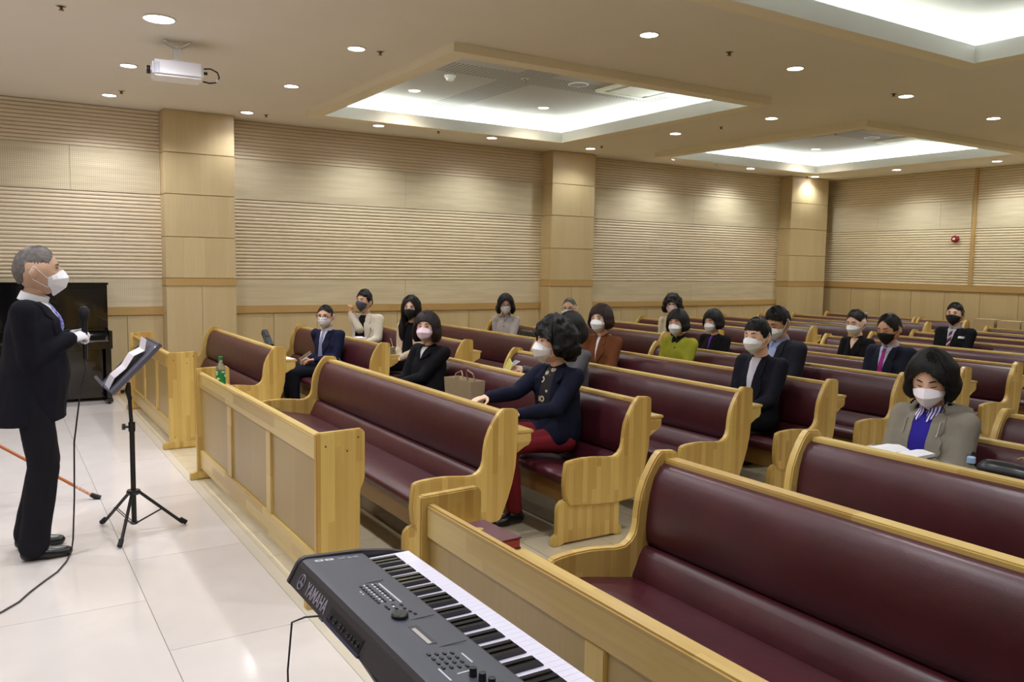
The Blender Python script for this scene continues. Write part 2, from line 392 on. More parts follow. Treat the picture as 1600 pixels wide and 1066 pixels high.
def coffer_mat():
    nt = NT('perforated_ceiling_board'); b = nt.b; tc = nt.n('ShaderNodeTexCoord'); sp = nt.n('ShaderNodeSeparateXYZ'); nt.l(tc.outputs['Object'], sp.inputs[0])
    outs = []
    for a in ('X', 'Y'):
        d = nt.n('ShaderNodeMath', operation='DIVIDE', i_1=0.052); nt.l(sp.outputs[a], d.inputs[0])
        f = nt.n('ShaderNodeMath', operation='FRACT'); nt.l(d.outputs[0], f.inputs[0])
        s1 = nt.n('ShaderNodeMath', operation='SUBTRACT', i_1=0.5); nt.l(f.outputs[0], s1.inputs[0])
        p = nt.n('ShaderNodeMath', operation='POWER', i_1=2.0); nt.l(s1.outputs[0], p.inputs[0]); outs.append(p)
    ad = nt.n('ShaderNodeMath', operation='ADD'); nt.l(outs[0].outputs[0], ad.inputs[0]); nt.l(outs[1].outputs[0], ad.inputs[1])
    lt = nt.n('ShaderNodeMath', operation='LESS_THAN', i_1=0.09); nt.l(ad.outputs[0], lt.inputs[0])
    mx = nt.n('ShaderNodeMixRGB'); mx.inputs[1].default_value = srgb(172, 168, 156); mx.inputs[2].default_value = srgb(100, 94, 84); nt.l(lt.outputs[0], mx.inputs[0])
    nt.l(mx.outputs[0], b.inputs['Base Color']); b.inputs['Roughness'].default_value = 0.8
    return nt.m
M_cperf = coffer_mat(); M_cboard = plain('coffer_board', srgb(178, 173, 160), 0.85)
M_led = plain('cove_led', (1, 1, 1, 1), 0.5, emit=srgb(232, 246, 255), es=COVE_E)
TZ = CH + .27
for nm, a0, a1, b0, b1 in cof:
    c = struct(empty('ceiling_coffer', ((a0 + a1) / 2, (b0 + b1) / 2, CH))); cx, cy = (a0 + a1) / 2, (b0 + b1) / 2
    hw, hd = (a1 - a0) / 2, (b1 - b0) / 2; fz = -.072; fwid = .155
    def ring(mb, i_w, i_d, o_w, o_d, z0, z1):
        mb.box(-o_w, -i_w, -o_d, o_d, z0, z1); mb.box(i_w, o_w, -o_d, o_d, z0, z1); mb.box(-i_w, i_w, -o_d, -i_d, z0, z1); mb.box(-i_w, i_w, i_d, o_d, z0, z1)
    fr = MB(); ring(fr, hw, hd, hw + fwid, hd + fwid, fz, 0.0); fr.build('frame', M_frame, c)
    li = MB(); ring(li, hw - .006, hd - .006, hw, hd, fz, LZ - CH + .02); li.build('lip', M_white, c)
    g = .24; ow = MB(); ring(ow, hw + g, hd + g, hw + g + .03, hd + g + .03, LZ - CH, TZ - CH + .03); ow.build('recess_wall', M_white, c)
    led = MB(); e = .185
    ring(led, hw + e, hd + e, hw + e + .03, hd + e + .03, LZ - CH + .004, LZ - CH + .03); led.build('cove_light', M_led, c)
    # recessed ceiling boards, crossing perforated bands
    zt = TZ - CH; bw = .2
    X1, Y1 = hw + g, hd + g
    for sx in (-1, 1):
        for sy in (-1, 1):
            xa, xb = sorted((sx * bw, sx * X1)); ya, yb = sorted((sy * bw, sy * Y1)); MB().box(xa, xb, ya, yb, zt, zt + .02).build('ceiling_board', M_cboard, c)
    MB().box(-X1, X1, -bw, bw, zt, zt + .02).build('perforated_board', M_cperf, c)
    for sy in (-1, 1):
        ya, yb = sorted((sy * bw, sy * Y1)); MB().box(-bw, bw, ya, yb, zt, zt + .02).build('perforated_board', M_cperf, c)

# ------------------------------------------------------------------ ceiling lights and fittings
M_disc = plain('downlight_lens', (1, 1, 1, 1), 0.4, emit=srgb(248, 244, 255), es=DISC_E)
M_disc_w = plain('downlight_lens_warm', (1, 1, 1, 1), 0.4, emit=srgb(255, 226, 184), es=DISC_E * .8)
M_ringp = plain('downlight_ring', srgb(232, 228, 220), 0.4)
lens_me = {}
def downlight(x, y, z, r=.068, warm=False, big=False, label='', group='round recessed ceiling downlights', W=SPOT_W, col=None, nearw=False):
    t = empty('ceiling_light', (x, y, z), 0, label, 'ceiling light', group)
    k = (r, warm)
    if k not in lens_me:
        a = MB().lathe([(r + .014, 0.0), (r + .012, -.006), (r, -.008), (r, 0.0)], 24).mesh('ring'); a.materials.append(M_ringp)
        b = MB().lathe([(r, -.001), (r, -.0045), (r * .8, -.006)], 24).mesh('lens'); b.materials.append(M_disc_w if warm else M_disc); lens_me[k] = (a, b)
    link('ring', lens_me[k][0], None, t); link('lens', lens_me[k][1], None, t)
    ld = bpy.data.lights.new('lamp', 'SPOT'); ld.energy = W; ld.spot_size = R(142 if nearw else 150); ld.spot_blend = 0.7 if nearw else 0.9; ld.shadow_soft_size = r
    ld.color = col or ((1.0, .86, .66) if warm else (0.945, 0.965, 1.0))
    lo = bpy.data.objects.new('lamp', ld); COL.objects.link(lo); lo.parent = t; lo.location = (0, 0, -.03)
    return t
PLACES = {}
def dl_label(x, y):
    if y > 9.7: row = 'beside the back wall'
    elif y > 7.7: row = 'in the second line out from the back wall'
    elif y > 6: row = 'level with the near edge of the back coffers'
    else: row = 'in the line between the near and back coffers'
    return row
seen_lights = [
 (1.10, 6.63, 'large bright round downlight above and in front of the ceiling projector'),
 (1.12, 8.36, 'round downlight just left of the projector, above the preacher'),
 (1.14, 9.97, 'round downlight near the back wall left of the first pillar'),
 (2.62, 10.1, 'round downlight close to the wall right of the first pillar'),
 (2.60, 8.33, 'round downlight between the projector and the first coffer, second from the wall'),
 (2.59, 6.57, 'bright round downlight left of the near corner of the first coffer'),
 (4.24, 10.0, 'round downlight behind the far left part of the first coffer, near the wall'),
 (5.90, 9.98, 'round downlight near the wall behind the middle of the first coffer'),
 (7.58, 9.95, 'round downlight at the head of the second pillar'),
 (4.24, 4.88, 'round downlight at top centre, in the open ceiling before the first coffer'),
 (5.96, 4.94, 'round downlight below left of the big near coffer'),
 (7.76, 5.06, 'round downlight right of centre, beneath the corner of the big near coffer'),
 (9.62, 5.19, 'round downlight at the right edge of the picture above the second coffer'),
 (7.69, 6.68, 'round downlight between the two back coffers, the nearer of that pair'),
 (7.60, 8.17, 'round downlight between the two back coffers, the farther of that pair'),
 (9.37, 10.05, 'round downlight at the far left tip of the second coffer'),
 (11.22, 10.15, 'round downlight by the wall behind the middle of the second coffer'),
 (13.09, 10.28, 'round downlight at the head of the third pillar in the corner'),
 (13.20, 8.70, 'round downlight near the end wall behind the second coffer, second from the corner'),
 (13.31, 7.08, 'round downlight near the end wall by the right tip of the second coffer')]
for x, y, lb in seen_lights:
    near_wall = y > 9.8
    downlight(x, y, CH - .001, r=(.105 if (x, y) == (1.10, 6.63) else .066), label=lb, nearw=near_wall or x > 13, W=SPOT_W * ((.42 if x in (2.62, 7.58, 13.09) else .85) if near_wall else 1.0) * (1.0 if x > 2.0 else 1.35), col=(.955, .985, .985) if x > 3 else (.94, .945, 1.0))
k_ = 0
for x, y in [(2.62, 4.7), (1.1, 4.7), (-.5, 6.6), (-.5, 8.36), (-.5, 4.7), (-2.1, 6.6), (-2.1, 4.2), (1.1, 2.6), (2.6, 2.6), (-.5, 2.4), (1.1, .6), (2.6, .6), (7.7, 3.3), (7.7, 1.0), (13.3, 5.1), (13.3, 3.0), (11.4, 5.2), (-.5, -.6), (3.9, -.6), (7.7, -.6), (13.2, .8)]:  # unseen downlights added beyond the frame as fill light
    k_ += 1
    t = downlight(x, y, CH - .001, label='unseen round downlight added for fill light outside the left and near side of the view', group='added fill downlights outside the view')
# warm ones inside the coffers
for x, y, lb in [(4.26, 8.99, 'warm yellow downlight inside the first coffer, left one'), (6.05, 8.95, 'warm yellow downlight inside the first coffer, right one'), (11.7, 9.2, 'warm yellow downlight inside the second coffer')]:
    downlight(x, y, TZ - .001, r=.062, warm=True, label=lb, W=SPOT_W * .5, group='warm downlights in the coffers')
def disc_thing(name, x, y, z, prof, mat, label, cat, extra=None, group=None):
    o = MB().lathe(prof, 24).build(name, mat, None, smooth=True, loc=(x, y, z)); tag(o, label, cat, group); return o
M_dev = plain('off_white_plastic', srgb(232, 230, 222), 0.4)
o = disc_thing('smoke_detector', 4.24, 8.07, TZ, [(.062, 0), (.062, -.018), (.05, -.03), (.046, -.034), (.04, -.052), (.02, -.058), (.001, -.058)], M_dev, 'white round smoke detector inside the first coffer', 'smoke detector')
M_grille = plain('speaker_grille', srgb(150, 146, 140), 0.6, bump=.4, bscale=300)
for (x, y, wh) in [(5.60, 7.6, 'first'), (11.35, 7.92, 'second')]:
    t = empty('ceiling_speaker', (x, y, TZ), 0, f'round grey grilled speaker set in the {wh} coffer', 'speaker', 'round ceiling speakers')
    MB().lathe([(.115, 0), (.115, -.006), (.10, -.010), (.10, 0)], 28).build('rim', M_white, t, smooth=True)
    MB().lathe([(.10, -.001), (.10, -.006), (.001, -.008)], 28).build('grille', M_grille, t, smooth=True)
# cassette air conditioners
M_ac = plain('ac_panel', srgb(226, 224, 196), 0.5)
for (x, y, wh) in [(6.28, 7.35, 'first'), (12.05, 7.75, 'second')]:
    t = empty('air_conditioner', (x, y, TZ), 0, f'square ceiling air conditioner panel at the right side of the {wh} coffer', 'air conditioner', 'ceiling air conditioners')
    s_ = .36
    for (a0, a1, b0, b1) in ((-s_, s_, -s_, -s_ + .05), (-s_, s_, s_ - .05, s_), (-s_, -s_ + .05, -s_ + .05, s_ - .05), (s_ - .05, s_, -s_ + .05, s_ - .05)):
        MB().box(a0, a1, b0, b1, -.028, 0).build('panel_frame', M_ac, t)
    MB().box(-s_ + .12, s_ - .12, -s_ + .12, s_ - .12, -.03, 0).build('intake_grille', M_ac, t)
    for a in range(4):
        q = MB().box(-s_ + .14, s_ - .14, -s_ + .06, -s_ + .11, -.02, -.012).build('louver', M_black if a == 0 else M_dev, t); q.rotation_euler = (0, 0, a * PI / 2)
M_brass = plain('sprinkler_brass', srgb(120, 92, 60), 0.35, .8)
sp = [(0.48, 6.71, 'at the top left of the ceiling, left of the big bright downlight'), (1.22, 9.66, 'beside the downlight left of the first pillar'), (2.85, 10.12, 'right of the downlight beside the first pillar'), (2.79, 6.55, 'right of the downlight before the first coffer'), (5.06, 9.94, 'by the wall behind the first coffer'), (7.56, 9.66, 'above the second pillar'), (5.10, 4.89, 'in the open ceiling between the first coffer and the big near one'), (7.68, 7.45, 'between the two back coffers'), (7.56, 5.06, 'left of the downlight above the second coffer'), (10.25, 10.02, 'by the wall behind the second coffer'), (12.98, 10.37, 'left of the corner downlight above the third pillar')]
s0 = None
for x, y, lb in sp:
    if s0 is None:
        s0 = empty('sprinkler_head', (x, y, CH)); MB().lathe([(.032, 0), (.03, -.004), (.012, -.008), (.010, -.026), (.018, -.028), (.018, -.031), (.001, -.031)], 12).build('nozzle', M_brass, s0, smooth=True)
        MB().lathe([(.04, 0), (.04, -.003), (.032, -.005), (.032, 0)], 16).build('rosette', M_dev, s0, smooth=True); q = s0
    else: q = dup(s0)
    q.location = (x, y, CH); tag(q, 'small brass sprinkler ' + lb, 'sprinkler', 'ceiling sprinklers')
# sprinklers in the coffers
for x, y, wh in [(4.975, 7.73, 'first'), (10.6, 8.0, 'second')]:
    q = dup(s0); q.location = (x, y, TZ); tag(q, f'small brass sprinkler at the crossing of the perforated bands of the {wh} coffer', 'sprinkler', 'ceiling sprinklers')
# fire alarm on end wall
t = empty('fire_alarm', (EX - .028, 8.05, 2.19), 0, 'small red round fire alarm on the ribbed end wall', 'fire alarm')
Mx = Matrix.Rotation(-PI / 2, 4, 'Y') 
M_red = plain('alarm_red', srgb(140, 28, 30), 0.35)
MB().lathe([(.062, -.014), (.062, .03), (.05, .045), (.001, .05)], 20, M=Matrix.Rotation(-PI / 2, 4, 'Y')).build('housing', M_red, t, smooth=True)
MB().lathe([(.022, .045), (.02, .062), (.001, .066)], 14, M=Matrix.Rotation(-PI / 2, 4, 'Y')).build('lamp_cover', plain('alarm_lens', srgb(236, 220, 214), 0.2), t, smooth=True)

# projector
M_proj = plain('projector_white', srgb(240, 242, 246), 0.35)
t = empty('projector', (1.33, 7.25, CH), R(-6), 'white ceiling projector on a short bracket with a looped black cable', 'projector')
MB().box(-.19, .19, -.14, .14, -.30, -.175).build('body', M_proj, t, bevel=.018)
b = MB()
for k in range(6): b.box(-.18 + k * .008, -.177 + k * .008, -.142, -.138, -.28, -.20)
b.build('vent', plain('vent_grey', srgb(150, 150, 165), .5), t)
MB().lathe([(.03, 0), (.034, .02), (.03, .03), (.001, .03)], 20, M=Matrix.Translation((-.195, .02, -.235)) @ Matrix.Rotation(-PI / 2, 4, 'Y')).build('lens', M_black, t, smooth=True)
b = MB().box(-.028, .028, -.028, .028, -.15, -.06).box(-.05, .05, -.05, .05, -.178, -.15); b.build('bracket', M_dev, t, bevel=.004)
b = MB()
for sx in (-1, 1):
    for sy in (-1, 1): b.tube([(sx * .10, sy * .06, -.004), (sx * .05, sy * .03, -.035), (0, 0, -.06)], .009, 6)
b.box(-.1, .1, -.015, .015, -.012, 0); b.build('ceiling_mount', M_dev, t)
b = MB(); b.tube([(.19, -.05, -.2), (.25, -.06, -.195), (.30, -.07, -.22), (.315, -.07, -.26), (.29, -.065, -.30), (.24, -.06, -.31), (.19, -.05, -.30)], .006, 6); b.build('cable', M_black, t, smooth=True)
MB().box(.185, .225, -.065, -.045, -.245, -.225).build('plug', M_black, t)
MB().tube([(.305, -.068, -.275), (.29, -.065, -.298)], .008, 6).build('cable_tag', M_paper, t)

# ------------------------------------------------------------------ pews
END = [(.008, .815), (.003, .825), (-.008, .832), (-.075, .838), (-.09, .835), (-.112, .815), (-.135, .785), (-.165, .735), (-.188, .68), (-.199, .62), (-.203, .565), (-.213, .53), (-.232, .507), (-.262, .49), (-.30, .488), (-.36, .495), (-.43, .502), (-.50, .503), (-.57, .499), (-.612, .492), (-.622, .48), (-.632, .42), (-.635, .36), (-.628, .29), (-.61, .25), (-.59, .232), (-.43, .215), (-.25, .205), (-.12, .216), (-.095, .224), (-.05, .335), (-.022, .42), (-.003, .51), (.006, .62), (.010, .72)]
PED = [(-.215, .23), (-.215, .07), (-.195, .05), (-.19, .02), (-.19, .0), (-.23, 0), (-.26, .012), (-.62, .012), (-.65, 0), (-.70, 0), (-.70, .045), (-.69, .058), (-.672, .066), (-.672, .21), (-.665, .24), (-.64, .262), (-.60, .27), (-.215, .27)]
BACKC = [(-.03, .76), (-.045, .782), (-.07, .79), (-.095, .778), (-.122, .74), (-.142, .68), (-.154, .61), (-.158, .55), (-.155, .50), (-.142, .475), (-.12, .468), (-.06, .47)]
LOWC = [(-.12, .468), (-.15, .474), (-.170, .466), (-.186, .445), (-.204, .405), (-.222, .370), (-.222, .345), (-.10, .32)]
SEATC = [(-.14, .345), (-.20, .356), (-.30, .374), (-.45, .402), (-.55, .417), (-.60, .412), (-.622, .396), (-.624, .370), (-.60, .345), (-.56, .335), (-.14, .29)]
BOARD = [(-.004, .80), (-.03, .80), (-.05, .46), (-.12, .24), (-.09, .24), (-.03, .46)]
PEWS = {}
def make_pew(L, desk=True):
    h = L / 2; t = empty('church_pew', (0, 0, 0)); th = .042
    for s in (-1, 1):
        y0, y1 = (h - th, h) if s > 0 else (-h, -h + th)
        MB().prism(END, y0, y1).build('end_panel', M_endwood, t, bevel=.006)
        yi = h - .15 if s > 0 else -h + .11; yi0 = yi
        y0, y1 = (h - .05, h - .012) if s > 0 else (-h + .012, -h + .05)
        MB().prism(PED, y0, y1).build('pedestal', M_endwood, t, bevel=.004)
    a, b = -h + th, h - th
    MB().prism(SEATC, a, b).build('seat_cushion', M_leather, t, smooth=True, angle=60)
    MB().prism(BACKC, a, b).build('back_cushion', M_leather, t, smooth=True, angle=60)
    MB().prism(LOWC, a, b).build('lumbar_cushion', M_leather, t, smooth=True, angle=60)
    MB().prism(BOARD, a, b).build('back_board', M_ply, t)
    MB().box(-.068, -.004, a, b, .782, .808).build('top_rail', M_railwood, t, bevel=.005)
    MB().box(-.575, -.553, a, b, .225, .345).build('apron', M_apron, t)
    if desk:
        MB().box(.0, .115, -h + .005, h - .005, .690, .708).build('book_shelf', M_railwood, t, bevel=.004)
        for s in (-1, 1):
            y0, y1 = (h - .03, h - .005) if s > 0 else (-h + .005, -h + .03)
            MB().prism([(0, .69), (.098, .69), (.098, .645), (.085, .625), (.055, .615), (.006, .585)], y0, y1).build('shelf_bracket', M_railwood, t, bevel=.003)
        MB().box(.085, .10, -h + .03, h - .03, .655, .69).build('shelf_lip', M_railwood, t)
    return t
ORD = ['first', 'second', 'third', 'fourth', 'fifth', 'sixth', 'seventh', 'eighth', 'ninth', 'tenth', 'eleventh', 'twelfth', 'thirteenth']
XM = [2.426, 3.394, 4.291, 5.189, 6.083, 6.946, 7.781]
XL = [2.28, 3.324, 4.267]
def rowx(bank, r):
    if bank == 'M' and r <= 7: return XM[r - 1]
    if bank == 'L' and r <= 3: return XL[r - 1]
    if bank == 'R': return [2.371, 3.285, 4.16, 5.035, 5.93, 6.85][r - 1]
    return 2.427 + (r - 1) * .925
protos = {}
def pew(x, y0, y1, label, group, hs=1.0, desk=True):
    L = round(y1 - y0, 3)
    if (L, desk) not in protos: protos[(L, desk)] = make_pew(L, desk); t = protos[(L, desk)]
    else: t = dup(protos[(L, desk)])
    t.location = (x, (y0 + y1) / 2, 0); t.scale = (1, 1, hs); tag(t, label, 'pew', group); return t
for r in range(1, 13):
    w_ = ['empty, right behind the middle barrier', 'with the pink-masked and curly-haired women', 'with the woman holding a phone', 'with the rust-jacketed woman and young man', 'with the lime-jacketed woman', 'with the purple lanyard woman', 'with the woman in black', 'empty, ahead of the name badge man', 'with the man wearing a name badge', 'empty, behind the name badge man', 'empty, second last of the bank', 'empty, last of the bank'][r - 1]
    pew(rowx('M', r), 3.784, 6.662, f'maroon pew, {ORD[r-1]} row of the middle bank, {w_}', 'pews of the middle bank')
for r in range(1, 13):
    w_ = ['empty, with a black case behind it', 'with the man in suit and glasses', 'with the man in a beige trench coat', 'empty, ahead of the woman in grey', 'with the woman in a grey jacket', 'empty, behind the woman in grey', 'with the woman in a light blazer'][r - 1] if r < 8 else 'empty, far along the back wall'
    pew(rowx('L', r), 7.55, 10.178, f'short maroon pew, {ORD[r-1]} row by long wall, {w_}', 'pews of the wall bank')
for r in range(1, 6):
    w_ = ['nearest the camera, empty', 'empty, in front of the hooded coat', 'with the woman in a hooded coat', 'empty, behind the hooded coat', 'at the right edge'][r - 1]
    y1 = 2.62 if r == 3 else 2.515
    pew(rowx('R', r), -.40 if r != 3 else -.4, y1, f'maroon pew, {ORD[r-1]} row of the right bank, {w_}', 'pews of the right bank', hs=1.045 if r < 3 else 1.0)
pew(13.72, 8.46, 10.30, 'short maroon pew against the end wall, left one in the corner', 'pews against the end wall', desk=False)
pew(13.72, 7.56, 8.42, 'short maroon pew against the end wall, right one, beside the cartons', 'pews against the end wall', desk=False)
# cartons
M_card = plain('carton', srgb(190, 168, 130), 0.8, var=.05)
for i, (y0, y1, hh, lb) in enumerate([(7.11, 7.45, .875, 'beige carton panel at the end wall, left one beside the short pew'), (6.71, 7.06, .868, 'beige carton panel at the end wall, right one behind the far pews'), (6.40, 6.69, .85, 'darker beige carton at the right edge before the end wall')]):
    t = empty('carton', (13.72, (y0 + y1) / 2, 0), 0, lb, 'carton', 'cartons at the end wall'); d = (y1 - y0) / 2
    MB().box(-.12, .12, -d, d, 0, hh).build('box', M_card, t, bevel=.004)
    MB().box(-.122, -.1195, -d + .01, -.0 + .02, hh * .45, hh * .45 + .05).build('tape', plain('tape', srgb(170, 150, 112), .3), t)
t = tag(MB().box(-.008, .008, -.03, .03, -.06, .06, M=Matrix.Rotation(R(35), 4, 'X')).build('folded_paper', M_paper, None, loc=(13.42, 7.5, .50)), 'white strip of paper on the short end-wall pew beside the cartons', 'paper')

# barriers
BEND = [(0, .0), (.0, .815), (.008, .828), (.222, .834), (.236, .825), (.240, .81), (.240, .60), (.234, .575), (.220, .545), (.216, .52), (.216, .07), (.23, .05), (.236, .0)]
def barrier(X, y0, y1, stiles, label):
    t = empty('front_barrier', (X, 0, 0), 0, label, 'barrier', 'wooden barriers before the pews'); th = .036
    for a, b in ((y0, y0 + th), (y1 - th, y1)):
        MB().prism(BEND, a, b).build('end_panel', M_endwood, t, bevel=.005)
        MB().prism([(-.05, 0), (-.05, .04), (-.045, .05), (-.02, .052), (.0, .062), (.21, .062), (.255, .05), (.255, 0), (.22, 0), (.18, .008), (.02, .008), (-.02, 0)], a - .004, b + .004).build('foot', M_endwood, t, bevel=.003)
    for yy, sgn in ((y0, -1), (y1, 1)):
        for px_, pz_ in ((.045, .765), (.150, .735), (.205, .795), (.045, .10)): MB().box(px_ - .004, px_ + .004, yy - .0008 if sgn < 0 else yy - .002, yy + .002 if sgn < 0 else yy + .0008, pz_ - .004, pz_ + .004).build('screw_plug', M_plug, t)
    a, b = y0 + th, y1 - th
    MB().box(.022, .052, a, b, .683, .800).build('top_rail', M_railwood, t, bevel=.006)
    MB().box(.022, .050, a, b, .085, .222).build('bottom_rail', M_railwood, t, bevel=.004)
    ed = [a] + [q for s in stiles for q in s] + [b]
    for s0_, s1_ in stiles: MB().box(.024, .048, s0_, s1_, .222, .683).build('stile', M_endwood, t, bevel=.003)
    for i in range(0, len(ed), 2): MB().box(.036, .046, ed[i], ed[i + 1], .215, .69).build('infill_panel', M_ply, t)
    MB().box(.052, .225, a, b, .690, .706).build('book_shelf', M_railwood, t, bevel=.003)
    MB().box(.205, .222, a, b, .655, .69).build('shelf_lip', M_railwood, t)
    return t
barrier(1.245, 3.657, 6.34, [(4.493, 4.580), (5.373, 5.475)], 'wooden barrier with three infill panels, middle one, green bottle on its shelf')
barrier(1.245, 7.433, 9.686, [(8.16, 8.24), (8.9, 8.98)], 'wooden barrier behind the music stand, nearest the back wall')
barrier(1.214, -.35, 2.529, [(.62, .70), (1.52, 1.60)], 'wooden barrier in the foreground behind the keyboard')
print('room', time.time() - T0)

# ------------------------------------------------------------------ people
TS = bpy.data.scenes.new('build_tmp'); TVL = TS.view_layers[0]
def evaluated(o):
    TS.collection.objects.link(o); TVL.update(); dg = TVL.depsgraph; me = bpy.data.meshes.new_from_object(o.evaluated_get(dg)); TS.collection.objects.unlink(o); return me
TMPO = [bpy.data.objects.new('tmp', bpy.data.meshes.new('tmp'))]; GARB = [TMPO[0].data]
_m = TMPO[0].modifiers.new('r', 'REMESH'); _m.mode = 'VOXEL'; _m = TMPO[0].modifiers.new('s', 'SMOOTH'); _m.factor = 0.5
def remesh(mb_list, vox, smooth=3, disp=0.0, freq=9.0, seed=0):
    """union of overlapping closed limbs -> one continuous smooth mesh"""
    V = []; F = []
    for v, f in mb_list:
        b = len(V); V += v; F += [tuple(b + k for k in q) for q in f]
    me = bpy.data.meshes.new('tmp'); me.from_pydata(V, [], F); me.update()
    o = TMPO[0]; o.data = me; o.modifiers['r'].voxel_size = vox; o.modifiers['s'].iterations = smooth; o.modifiers['s'].show_viewport = smooth > 0
    out = evaluated(o)
    GARB.append(me)
    if disp > 0:
        sv = Vector((seed * 3.1, seed * 1.7, seed * .9)); n_ = len(out.vertices)
        co = np.empty(n_ * 3, 'f'); out.vertices.foreach_get('co', co); no_ = np.empty(n_ * 3, 'f'); out.vertex_normals.foreach_get('vector', no_)
        co = co.reshape(-1, 3); no_ = no_.reshape(-1, 3); pr_ = co * freq; pr_[:, 2] *= .55
        d_ = np.array([noise.noise(Vector(x) + sv) + .5 * noise.noise(Vector(x) * 2.3 + sv) for x in pr_.tolist()])
        co = co + no_ * (disp * d_)[:, None]; out.vertices.foreach_set('co', co.astype('f').ravel()); out.update()
    out.polygons.foreach_set('use_smooth', [True] * len(out.polygons))
    return out
def limb(p0, p1, r0, r1, wide=None, ws=1.0, n=14):
    """closed tapered capsule; optional widening along a vector"""
    p0, p1 = Vector(p0), Vector(p1); t = (p1 - p0); L = t.length
    if L < 1e-6: t = Vector((0, 0, 1)); p1 = p0 + t * 1e-4
    t = t.normalized(); a = t.orthogonal().normalized()
    if wide is not None:
        a = Vector(wide); a = (a - a.dot(t) * t).normalized()
    b = t.cross(a); V = []; F = []
    rings = []
    for k in range(4): th = PI / 2 * (k + .35) / 4.35; rings.append((p0 - t * r0 * math.cos(th), r0 * math.sin(th)))
    rings.append((p0, r0)); rings.append(((p0 + p1) / 2, (r0 + r1) / 2)); rings.append((p1, r1))
    for k in range(3, -1, -1): th = PI / 2 * (k + .35) / 4.35; rings.append((p1 + t * r1 * math.cos(th), r1 * math.sin(th)))
    for c, r in rings:
        for j in range(n):
            an = 2 * PI * j / n; V.append(tuple(c + a * math.cos(an) * r * ws + b * math.sin(an) * r))
    for k in range(len(rings) - 1):
        for j in range(n): q = k * n; F.append((q + j, q + (j + 1) % n, q + n + (j + 1) % n, q + n + j))
    F.append(tuple(reversed(range(n)))); q = (len(rings) - 1) * n; F.append(tuple(q + j for j in range(n)))
    return V, F
def ell(c, rx, ry, rz, n=16, m=10, M=None):
    V = []; F = []
    for i in range(m + 1):
        th = PI * min(max(i, .12), m - .12) / m
        for j in range(n):
            a = 2 * PI * j / n; p = Vector((rx * math.sin(th) * math.cos(a), ry * math.sin(th) * math.sin(a), rz * math.cos(th)))
            if M is not None: p = M @ p
            V.append(tuple(p + Vector(c)))
    for i in range(m):
        for j in range(n): F.append((i * n + j, (i + 1) * n + j, (i + 1) * n + (j + 1) % n, i * n + (j + 1) % n))
    F.append(tuple(range(n))); F.append(tuple(m * n + j for j in reversed(range(n))))
    return V, F
HA, HB, HC = .0755, .096, .112
def head_pts(D):
    """unit directions (x right, y forward, z up) -> head surface"""
    D = np.asarray(D, float); x = HA * D[:, 0]; y = HB * D[:, 1]; z = HC * D[:, 2]
    t = np.clip(-z / HC, 0, 1); f = D[:, 1] > 0; fr = np.clip(D[:, 1] * 3, 0, 1)
    x = x * (1 - .30 * t ** 1.6) * np.where(z > .03, 1.0, 1.0)
    x = x * (1 + .05 * np.exp(-((z - .02) / .04) ** 2))
    y = np.where(f, y * (.95 - .04 * t) + .012 * t * fr, y * (1 - .42 * t ** 1.2))
    y = y + fr * (.0215 * np.exp(-(x / .0105) ** 2 - ((z + .026) / .017) ** 2) + .010 * np.exp(-(x / .0095) ** 2 - ((z + .004) / .020) ** 2))
    y = y - fr * .0085 * np.exp(-((np.abs(x) - .031) / .015) ** 2 - ((z - .008) / .011) ** 2)
    y = y + fr * .0035 * np.exp(-((np.abs(x) - .026) / .022) ** 2 - ((z - .030) / .008) ** 2)
    y = y + fr * (.005 * np.exp(-(x / .02) ** 2 - ((z + .064) / .009) ** 2) + .007 * np.exp(-(x / .02) ** 2 - ((z + .100) / .014) ** 2))
    y = y + fr * .003 * np.exp(-((np.abs(x) - .040) / .016) ** 2 - ((z + .022) / .02) ** 2)
    return np.stack([x, y, z], 1)
def head_mesh():
    n, m_ = 44, 34; D = []
    for i in range(m_ + 1):
        th = PI * i / m_
        for j in range(n): a = 2 * PI * j / n; D.append((math.sin(th) * math.sin(a), math.sin(th) * math.cos(a), math.cos(th)))
    P = head_pts(D); F = [(i * n + j, (i + 1) * n + j, (i + 1) * n + (j + 1) % n, i * n + (j + 1) % n) for i in range(m_) for j in range(n)]
    V = [tuple(p) for p in P]
    for s in (-1, 1):
        Mr = Matrix.Rotation(s * R(16), 4, 'Z') @ Matrix.Rotation(R(-12), 4, 'X')
        v, f = ell((s * .0765, -.010, -.004), .009, .019, .031, 12, 8, Mr); b = len(V); V += v; F += [tuple(b + k for k in q) for q in f]
        v, f = ell((s * .081, -.012, -.001), .006, .012, .021, 10, 6, Mr); b = len(V); V += v; F += [tuple(b + k for k in q) for q in f]
    return V, F
HEAD = head_mesh()
def surf(az, z, off=0.0):
    """head surface at azimuth (rad, 0 front) and height z, pushed outward"""
    dz = max(-.999, min(.999, z / HC)); s = math.sqrt(1 - dz * dz)
    p = head_pts([(math.sin(az) * s, math.cos(az) * s, dz)])[0]
    d = Vector((math.sin(az), math.cos(az), dz * .5)).normalized()
    return Vector(p) + d * off
def smooth01(t): t = max(0, min(1, t)); return t * t * (3 - 2 * t)
